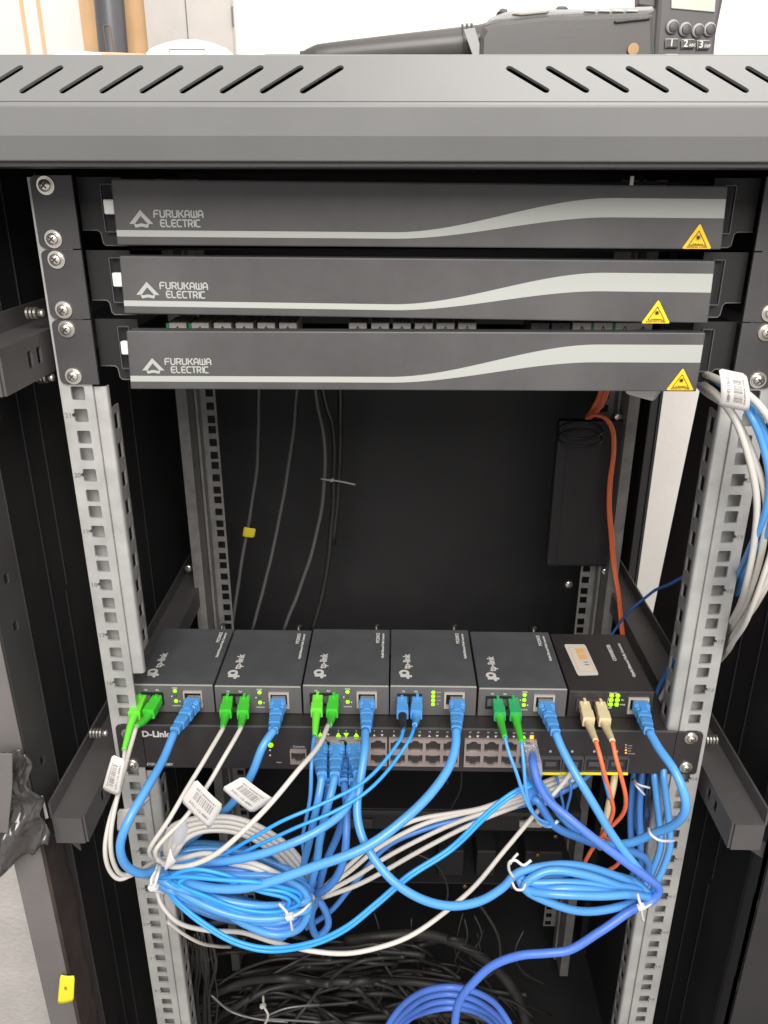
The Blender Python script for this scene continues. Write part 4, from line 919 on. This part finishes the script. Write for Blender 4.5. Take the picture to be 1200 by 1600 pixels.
# zip ties
def tie(label, pts, r_=0.9, m_='tie', knot=None):
    root = empty('cable_tie', label, 'cable tie', tuple(at(*pts[0])), 'white cable ties'); MB().tube([at(*p) for p in pts], r_, 6, 4).build('strap', m_, root)
    if knot: k = at(*knot); MB().loft([k+Vector((-2.4, 0, -1)), k+Vector((2.4, 0, 1))], [(4, 4), (4, 4)]).build('head', m_, root)
    return root
tie('pale tie round the hanging black cables at the back', [(502, 748, 410), (515, 750, 405), (530, 752, 405), (555, 757, 400)], 1.3, 'dimtext', (519, 750, 404))
tie('white tie cinching the left end of the coil against the rail', [(247, 1350, -100), (238, 1378, -118), (233, 1388, -122), (245, 1392, -118), (256, 1396, -108)], 1.2, knot=(240, 1386, -122))
tie('second white tie wound round the left end of the coil', [(250, 1352, -104), (246, 1368, -120), (240, 1386, -122), (236, 1376, -118), (244, 1360, -110)], 1.1)
tie('white tie at the lower right of the left coil', [(436, 1412, -118), (447, 1424, -122), (453, 1432, -124), (470, 1425, -122), (486, 1410, -112)], 1.1, knot=(453, 1432, -125))
tie('loose tail of the tie under the left coil', [(453, 1432, -125), (455, 1444, -124), (457, 1455, -122)], 1.0)
tie('curled twist tie at the left end of the right coil', [(803, 1372, -100), (795, 1358, -104), (797, 1346, -106), (805, 1344, -106), (818, 1352, -106), (830, 1344, -104)], 1.1)
tie('twist tie end sticking up over the right coil', [(797, 1350, -105), (803, 1340, -105), (809, 1334, -105)], 1.0)
tie('white tie hooked under the left end of the right coil', [(800, 1378, -100), (806, 1389, -104), (816, 1390, -104), (821, 1380, -98)], 1.0)
tie('white tie at the right end of the right coil', [(996, 1396, -92), (999, 1408, -98), (1005, 1418, -98), (1018, 1412, -92)], 1.1, knot=(1002, 1417, -99))
tie('tail of the tie at the right end of the right coil', [(1002, 1417, -99), (1003, 1428, -98), (1006, 1440, -96)], 1.0)
tie('white tie across the hanging bundle and the right rail', [(1013, 1294, -66), (1017, 1304, -76), (1028, 1312, -78), (1046, 1314, -70), (1054, 1313, -60)], 1.1)
tie('upper of the crossed white ties on the hanging bundle', [(990, 1217, 10), (998, 1226, -6), (1015, 1231, -6)], 1.0)
tie('lower of the crossed white ties on the hanging bundle', [(988, 1219, 10), (996, 1230, -6), (1007, 1242, -6)], 1.0)
tie('pale tie hanging among the black cables at the bottom', [(411, 1555, 40), (412, 1572, 30), (418, 1585, 26), (412, 1602, 26)], 1.3, 'dimtext', (411, 1572, 28))
tie('white wire end joining the two thin blue fibres', [(838, 1278, -52), (846, 1288, -50), (860, 1292, -48), (872, 1284, -46)], 1.5)

# ================================================================== tags
def tagsheet(name, label, cpx, Y, m_='paper', bars=True, txts=('3751-12-4881', '00140000741'), rot=0, bow=5, cat='label tag', sc_=1.0, group='white barcode tags on the cables'):
    c = [at(px, py, Y[i] if isinstance(Y, (list, tuple)) else Y) for i, (px, py) in enumerate(cpx)]   # tl tr br bl in reading order
    def Lp(u, v, off=0.0):
        p = c[0].lerp(c[1], u).lerp(c[3].lerp(c[2], u), v); n = (c[1]-c[0]).cross(c[3]-c[0]).normalized()
        if n.y > 0: n = -n
        return p+n*(bow*math.sin(math.pi*u)*.5+bow*.25*math.sin(2.2*v+u)+off)
    root = empty(name, label, cat, tuple(c[3]), group)
    N = 8; mb = MB(); vs = []; cut = .07
    def uv(i, j):
        u, v = i/N, j/N
        du = max(0, cut-min(v, 1-v))/cut; k = .05*du*du*1.2
        return k+(1-2*k)*u, v
    for lay in (0, .25):
        for i in range(N+1):
            for j in range(N+1): vs.append(Lp(*uv(i, j), -lay))
    K = (N+1)*(N+1); fs = []
    for i in range(N):
        for j in range(N):
            a_ = i*(N+1)+j; b_ = a_+N+1; fs += [(a_, a_+1, b_+1, b_), (K+a_, K+b_, K+b_+1, K+a_+1)]
    for i in range(N):
        for (a_, b_) in ((i, i+1), (N*(N+1)+i, N*(N+1)+i+1), (i*(N+1), (i+1)*(N+1)), (i*(N+1)+N, (i+1)*(N+1)+N)): fs.append((a_, b_, b_+K, a_+K))
    sheet = mb.add(vs, fs, True).build('sheet', m_, root)
    if bars:
        rnd = random.Random(len(label)); mb = MB(); u = .2
        while u < .78:
            w_ = rnd.choice((.008, .014, .022)); q_ = [Lp(u, .28, .15), Lp(u+w_, .28, .15), Lp(u+w_, .58, .15), Lp(u, .58, .15)]; mb.add(q_, [(0, 1, 2, 3)]); u += w_+rnd.choice((.01, .018, .03))
        mb.build('barcode', 'print', root)
        for t_, v, hs in ((txts[0], .80, .17), (txts[1], .24, .12)):
            me = text_mesh(t_, 1.0, 0.0, bold=.02); xs_ = [q.co.x for q in me.vertices]; Wt = max(xs_) or 1; mb = MB()
            mb.add([Lp(.16+.66*q.co.x/Wt, v-q.co.y*hs*.8, .15) for q in me.vertices], [tuple(p.vertices) for p in me.polygons]); mb.build('printed_digits', 'print', root)
    return root
tagsheet('barcode_tag', 'white barcode tag wrapped round the cables at the upper right', [(1166, 584), (1168, 642), (1123, 634), (1121, 574)], -62, bow=8)
tagsheet('barcode_tag', 'white barcode tag beside the left rail screw', [(160, 1233), (176, 1178), (196, 1187), (186, 1243)], -84, bow=3)
tagsheet('barcode_tag', 'white barcode tag leaning on two fibres of the second converter', [(306, 1217), (349, 1258), (328, 1296), (283, 1251)], -92, bow=1.5)
tagsheet('barcode_tag', 'white barcode tag lying across the blue cable of the second converter', [(379, 1213), (428, 1248), (394, 1271), (346, 1231)], -92, bow=1.5)
tagsheet('blank_tag', 'crumpled blank tag behind the blue cable at the left rail', [(184, 1264), (238, 1240), (214, 1272), (184, 1296)], [-62, -62, -55, -60], bars=False, bow=9)
tagsheet('blank_tag', 'small white tag sticking out by the left coil tie', [(266, 1324), (276, 1345), (262, 1358), (256, 1356)], -106, bars=False, bow=3)
tagsheet('blank_tag', 'milky label film folded over the white loops', [(258, 1290), (292, 1278), (298, 1300), (272, 1342)], -60, 'haze', bars=False, bow=10)
tagsheet('blank_tag', 'white tag corner hanging below the lowest fibre tray', [(975, 600), (1040, 600), (1022, 627), (978, 615)], 40, bars=False, bow=2)
tagsheet('yellow_tag', 'small yellow tag on the leftmost hanging black cable', [(381, 823), (400, 826), (397, 840), (379, 838)], 400, 'ystick', bars=False, bow=2, group=None)
ys = tagsheet('yellow_sticker', 'bright yellow sticker on the left front post', [(94, 1523), (117, 1524), (115, 1564), (90, 1568)], -69, 'ystick', bars=False, bow=1.5, group=None)
q = at(101, 1546, -71); text('E', 5, F(q.x, -71.5, q.z), 'brass', ys, name='printed_letter')

# ================================================================== lower equipment and mess
sv = empty('rack_device', 'dark rack device deep in the cabinet behind the white band', 'rack device', tuple(at(680, 1300, 230)))
a_ = at(500, 1262, 230); b_ = at(905, 1300, 230)
MB().box(a_.x, b_.x, 230, 420, b_.z, a_.z).build('case', 'cabin', sv, bevel=1); MB().box(a_.x+2, b_.x-2, 227, 229.5, a_.z-7, a_.z-1).build('front_lip', 'cab', sv, bevel=.5)
for px in (560, 700, 840):
    q = at(px, 1285, 228); MB().box(q.x-18, q.x+18, 226, 229.5, q.z-8, q.z+6).build('blank_plate', 'cab', sv, bevel=1)
sh = empty('rack_shelf', 'dark shelf with upright housings below the rack device', 'shelf', tuple(at(680, 1420, 260)))
a_ = at(520, 1375, 260); b_ = at(900, 1382, 260)
MB().box(a_.x, b_.x, 258, 420, b_.z, a_.z).build('board', 'cabin', sh, bevel=.5)
for px, w_ in ((610, 14), (705, 34), (760, 26), (850, 50)):
    q = at(px, 1340, 270); MB().box(q.x-w_/2, q.x+w_/2, 268, 330, a_.z+1, a_.z+46).build('housing', 'cabin', sh, bevel=2)
for px, py in ((840, 1335), (726, 1384), (800, 1385), (868, 1306)):
    mb = MB(); disc(mb, at(px, py, 256), 3, h=2, dome=1); mb.build('bolt', 'brass', sh)
vb_ = empty('vent_bar', 'pale slotted bar behind the right orange fibres', 'bar', tuple(at(830, 1292, 120)))
a_ = at(812, 1284, 150); b_ = at(846, 1292, 150); MB().box(a_.x, b_.x, 149, 152, b_.z, a_.z).build('bar', 'dimtext', vb_)
# tangled black cables in the base: one uncountable mass
rnd = random.Random(99); mb = MB()
for k in range(95):
    cx = rnd.uniform(380, 700); cy = rnd.uniform(1640, 1720); a_ = rnd.uniform(120, 330); b_ = rnd.uniform(60, 210); Yb = rnd.uniform(90, 230); t0 = rnd.uniform(.2, 1.6); t1 = t0+rnd.uniform(.7, 1.5)
    pts = [at(cx+a_*math.cos(t)+rnd.uniform(-5, 5), cy-b_*math.sin(t)+rnd.uniform(-4, 4), Yb+rnd.uniform(-10, 10)) for t in [t0+(t1-t0)*i/7 for i in range(8)]]
    mb.tube(pts, rnd.choice((1.3, 1.8, 2.4, 3.2, 4.4)), 6, 4)
for k in range(14):
    x = rnd.uniform(560, 860); y = rnd.uniform(1400, 1520); pts = [at(x, y, 170), at(x+rnd.uniform(-15, 15), y+30, 160), at(x+rnd.uniform(-35, 35), y+65, 160), at(x+rnd.uniform(-50, 50), y+85, 165)]
    mb.tube(pts, rnd.choice((.9, 1.3)), 6, 4)
o = mb.build('black_cable_tangle', 'bdust', kind='stuff'); tag(o, 'tangle of dusty black cables in the bottom of the cabinet', 'cables')
mb = MB()
for k in range(16):
    pts = [at(280+rnd.uniform(-6, 10)+k*3, 1450+rnd.uniform(0, 20), 60), at(285+k*3+rnd.uniform(-8, 8), 1500, 55), at(275+k*4+rnd.uniform(-10, 10), 1560, 60), at(290+k*3, 1640, 60)]
    mb.tube(pts, rnd.choice((1, 1.5, 2)), 6, 4)
o = mb.build('thin_cable_bunch', 'bdust', kind='stuff'); tag(o, 'bunch of thin dark cables falling beside the left rail', 'cables')
for k, (pts, r_, lab) in enumerate((([(540, 1470, 150), (600, 1462, 150), (680, 1462, 160), (760, 1500, 160), (810, 1560, 150), (830, 1640, 140)], 7, 'thick dusty grey conduit curving down at the bottom'),
    ([(420, 1492, 130), (500, 1488, 130), (590, 1486, 130), (665, 1492, 130)], 4, 'dusty grey cable lying level above the blue coil'),
    ([(330, 1560, 90), (400, 1590, 90), (470, 1575, 90), (560, 1565, 90)], 1.6, 'thin grey cable curve in the bottom left'),
    ([(580, 1470, 120), (610, 1520, 110), (640, 1560, 100)], 1.8, 'thin grey cable dropping to the violet coil'),
    ([(740, 1400, 150), (780, 1470, 140), (770, 1520, 140), (720, 1540, 140)], 1.8, 'loose dark wire under the right coil'),
    ([(640, 1330, 150), (680, 1350, 140), (700, 1390, 140), (690, 1430, 140)], 1.3, 'thin dark wire hanging behind the long blue loop'),
    ([(700, 1225, 60), (695, 1200, 60), (715, 1195, 60), (720, 1230, 70), (705, 1262, 80)], 1.0, 'thin dark wire loop under the switch'))):
    cable('dark_cable', lab, 'cable', pts, r_, 'bdust', 'dark cables loose in the cabinet base')
for pts, lab in (([(330, 1555, 60), (360, 1580, 56), (400, 1592, 52), (450, 1597, 52)], 'pale thin cable end curling at the very bottom left'), ([(415, 1588, 30), (445, 1576, 34), (480, 1571, 40), (500, 1570, 50)], 'upper pale strand leaving the tie at the bottom'), ([(415, 1592, 30), (450, 1594, 34), (500, 1597, 40)], 'lower pale strand leaving the tie at the bottom')):
    cable('pale_strand', lab, 'cable', pts, 1.1, 'gcab')
for k, (dx, dy, lab) in enumerate(((104, 97, 'outer turn of the violet blue coil at the bottom edge'), (97, 86, 'second turn of the violet blue coil at the bottom edge'), (92, 76, 'third turn of the violet blue coil at the bottom edge'), (86, 66, 'inner turn of the violet blue coil at the bottom edge'))):
    pts = [(702+dx*math.cos(t), 1640-dy*math.sin(t), -20+12*k+8*math.sin(3*t)) for t in [math.pi*i/10 for i in range(-1, 12)]]
    cable('violet_coil', lab, 'cable coil', pts, 3.2, 'violet', 'turns of the violet blue coil')

# ================================================================== things on the hood
zt = HE.z+.4
# two-way radio lying on its side
rd = empty('two_way_radio', 'black two-way radio lying on the hood, its antenna pointing left', 'radio', (at(890, 90, 40).x, 40, zt), )
Y = 40
def hull(pts, y0, y1, name, m_, par, bevel=2.0):
    P = [at(px, py, (y0)) for px, py in pts]; n = len(P); P = [Vector((p.x, y0, p.z)) for p in P]; B = [Vector((p.x, y1, p.z)) for p in P]
    return MB().add(P+B, [tuple(range(n)), tuple(range(2*n-1, n-1, -1))]+[(i, (i+1) % n, (i+1) % n+n, i+n) for i in range(n)]).build(name, m_, par, bevel=bevel)
body = hull([(748, 96), (749, 58), (757, 42), (775, 32), (850, 24), (1018, 18), (1023, 24), (1024, 96)], Y-16, Y+26, 'body', 'radio', rd, 5)
hull([(757, 42), (764, 28), (790, 17), (850, 13), (920, 13), (1020, 9), (1026, 14), (1018, 22), (850, 29), (775, 36)], Y-10, Y+20, 'top_face', 'radiog', rd, 2)
hull([(776, 20), (784, 12), (794, 14), (792, 22)], Y-9, Y+4, 'knob', 'radio', rd, 1); hull([(866, 17), (872, 9), (884, 9), (892, 16)], Y-9, Y+4, 'knob', 'radio', rd, 1)
hull([(800, 22), (808, 14), (850, 11), (860, 15), (856, 20), (815, 24)], Y-12, Y+2, 'side_button', 'dimtext', rd, 1)
for k in range(4): hull([(912+k*22, 18), (916+k*22, 15), (930+k*22, 15), (932+k*22, 19)], Y-11.5, Y, 'grip_rib', 'dimtext', rd, .5)
hull([(960, 32), (1016, 26), (1017, 30), (962, 36)], Y-18, Y-12, 'battery_catch', 'convblack', rd, .5)
c = at(989, 77, Y-17); mb = MB(); disc(mb, c, 3.4, h=1.0); mb.build('charge_contact', 'brass', rd)
A0 = at(750, 68, Y+5); A1 = at(470, 91, Y+5); A1.z = max(A1.z, zt+5.4)
ant = MB(); ant.tube([A1, A1.lerp(A0, .05), A1.lerp(A0, .1), A1.lerp(A0, .5), A0, A0+(A0-A1).normalized()*8], lambda t: (4.2 if t < .12 else 3.7+8.6*t), 18, 4); ant.build('antenna', 'radio', rd)
for t_ in (.93, .955, .98):
    q = A1.lerp(A0, t_-.03); dd = (A0-A1).normalized(); mb = MB(); disc(mb, q, 11.7, dd, 1, 24); mb.build('antenna_ring', 'convblack', rd)
st = hull([(724, 46), (742, 43), (758, 96), (742, 96)], Y-14, Y-12.5, 'strap', 'radiog', rd, .3)
hull([(715, 96), (715, 84), (732, 84), (732, 96)], Y-2, Y+10, 'clip', 'radio', rd, .5)
# handset phone leaning back
ph = empty('keypad_phone', 'dark keypad phone with grey screen standing behind the radio', 'phone', (at(1080, 90, 90).x, 90, zt))
YP = 90
body = hull([(1019, 130), (1027, 12), (1030, -60), (1134, -60), (1133, -8), (1121, 50), (1113, 130)], YP, YP+22, 'body', 'phone', ph, 3)
hull([(997, 8), (997, -60), (1028, -60), (1025, 12)], YP+6, YP+16, 'antenna_base', 'phone', ph, 1)
hull([(1050, -50), (1122, -50), (1117, 19), (1049, 13)], YP-1.2, YP+1, 'screen', 'lcd', ph, .4)
for i, (px, py) in enumerate(((1050, 42), (1070, 46), (1090, 48), (1108, 46))):
    c = at(px, py, YP-.5); mb = MB(); disc(mb, c, 4.3, h=1.4, dome=.6); mb.build('round_key', 'radiog', ph); mb = MB(); disc(mb, c+Vector((.6, -1.6, -.3)), 3.3, h=.6, dome=.4); mb.build('key_face', 'ear', ph)
keys = [('1', 1040, 60), ('2ABC', 1065, 61), ('3DEF', 1089, 62.5), ('4GHI', 1039, 84), ('5JKL', 1063, 85), ('6MNO', 1087, 86)]
for t_, px, py in keys:
    k_ = hull([(px, py+15), (px, py+1), (px+2, py), (px+19, py+1), (px+20, py+15)], YP-2.0, YP+1, 'key', 'ear', ph, .8)
    c = at(px+(6 if len(t_) > 1 else 9), py+12, YP-2.2); text(t_[0], 6.0, F(c.x-1.5, YP-2.3, c.z), 'whitetext', ph, name='key_digit', bold=.12)
    if len(t_) > 1: text(t_[1:], 2.4, F(c.x+2.3, YP-2.3, c.z+.2), 'whitetext', ph, name='key_letters', bold=.05)
    P_ = [at(*p, YP-2.1) for p in ((px+.5, py+15), (px+.5, py+1), (px+19.5, py+1))]; MB().tube(P_, .35, 6, 1).build('key_rim', 'dimtext', ph)
# white plastic covers
def dome(pxs, Y, label, lab2=None, vent=None):
    root = empty('white_cover', label, 'plastic cover', (at(pxs[0][0], 90, Y).x, Y, zt), 'white plastic covers lying on the hood'); hull(pxs, Y, Y+70, 'shell', 'wplastic', root, 4)
    if vent:
        a_ = at(*vent[0], Y-.6); b_ = at(*vent[1], Y-.6); plate([rect(a_.x, b_.x, b_.z, a_.z), rect(a_.x+.5, b_.x-.5, b_.z, a_.z-.5)], .5, F(0, Y-.5, 0)).build('panel_line', 'radiog', root)
        c = at((vent[0][0]+vent[1][0])/2, vent[1][1]-1, Y-.6); mb = MB(); disc(mb, c, 3, h=.8); mb.build('button', 'dimtext', root)
    return root
def arc(x0, x1, ybase, ytop, n=14): return [(x0, 110), (x0, ybase)]+[(x0+(x1-x0)*k/n, ybase+(ytop-ybase)*math.sin(math.pi*k/n)**.8) for k in range(1, n)]+[(x1, ybase), (x1, 110)]
dome(arc(224, 360, 80, 60), 120, 'domed white cover with a panel line, left on the hood', vent=((264, 76), (322, 100)))
dome(arc(376, 486, 90, 70), 150, 'domed white cover behind the radio antenna tip', vent=((414, 84), (470, 100)))
dome([(76, 110), (76, 86), (92, 78), (120, 78), (150, 81), (164, 88), (165, 110)], 110, 'flat white cover nearest the left end of the hood')
cd = hull([(150, 110), (150, 81), (185, 82), (226, 84), (226, 110)], 190, 300, 'cardboard_box', 'card', None, .5); tag(cd, 'low cardboard box edge between two white covers on the hood', 'box')

# black plastic film wrapped round the left post
mb = MB(); N1, N2 = 26, 40; vs = []
cor = [at(-30, 1168, -78), at(44, 1172, -72), at(82, 1312, -72), at(-30, 1362, -78)]
for i in range(N1+1):
    for j in range(N2+1):
        u, v = i/N1, j/N2; p = cor[0].lerp(cor[1], u).lerp(cor[3].lerp(cor[2], u), v)
        nn = noise.noise(Vector((u*3.1, v*4.7, 1.3)))*9+noise.noise(Vector((u*9, v*6+u*5, 4)))*5+abs(noise.noise(Vector((u*6-v*5, v*9, 8))))*6
        edge = Vector((0, 0, noise.noise(Vector((u*6, 0, 3)))*9*v)); vs.append(p+Vector((noise.noise(Vector((1, v*5, 2)))*6*u, -nn-3-10*math.sin(math.pi*min(1, u*1.3))*(.4+.6*v), 0))+edge)
mb.add(vs, [(i*(N2+1)+j, i*(N2+1)+j+1, (i+1)*(N2+1)+j+1, (i+1)*(N2+1)+j) for i in range(N1) for j in range(N2)], True)
o = mb.build('plastic_wrap', 'wrap'); tag(o, 'crumpled black plastic film wrapped round the left front post', 'plastic wrap')
so = o.modifiers.new('s', 'SOLIDIFY'); so.thickness = .0003
mb = MB(); c = [at(-20, 1178, -96), at(19, 1178, -94), at(19, 1230, -92), at(12, 1302, -90), at(-20, 1300, -92)]
o2 = mb.add(c+[p+Vector((0, 1, 0)) for p in c], [(0, 1, 2, 3, 4), (9, 8, 7, 6, 5)]+[(i, (i+1) % 5, (i+1) % 5+5, i+5) for i in range(5)]).build('plastic_flap', 'post', bevel=.4)
tag(o2, 'flat dark grey flap hanging in front of the plastic film', 'flap')
o3 = MB().add([at(64, 1243, -60), at(67, 1243, -60), at(76, 1278, -60), at(71, 1280, -60), at(64, 1243, -59), at(67, 1243, -59), at(76, 1278, -59), at(71, 1280, -59)], [(0, 1, 2, 3), (7, 6, 5, 4), (0, 4, 5, 1), (1, 5, 6, 2), (2, 6, 7, 3), (3, 7, 4, 0)]).build('paper_scrap', 'paper')
tag(o3, 'sliver of white paper between the plastic film and the post', 'paper scrap')
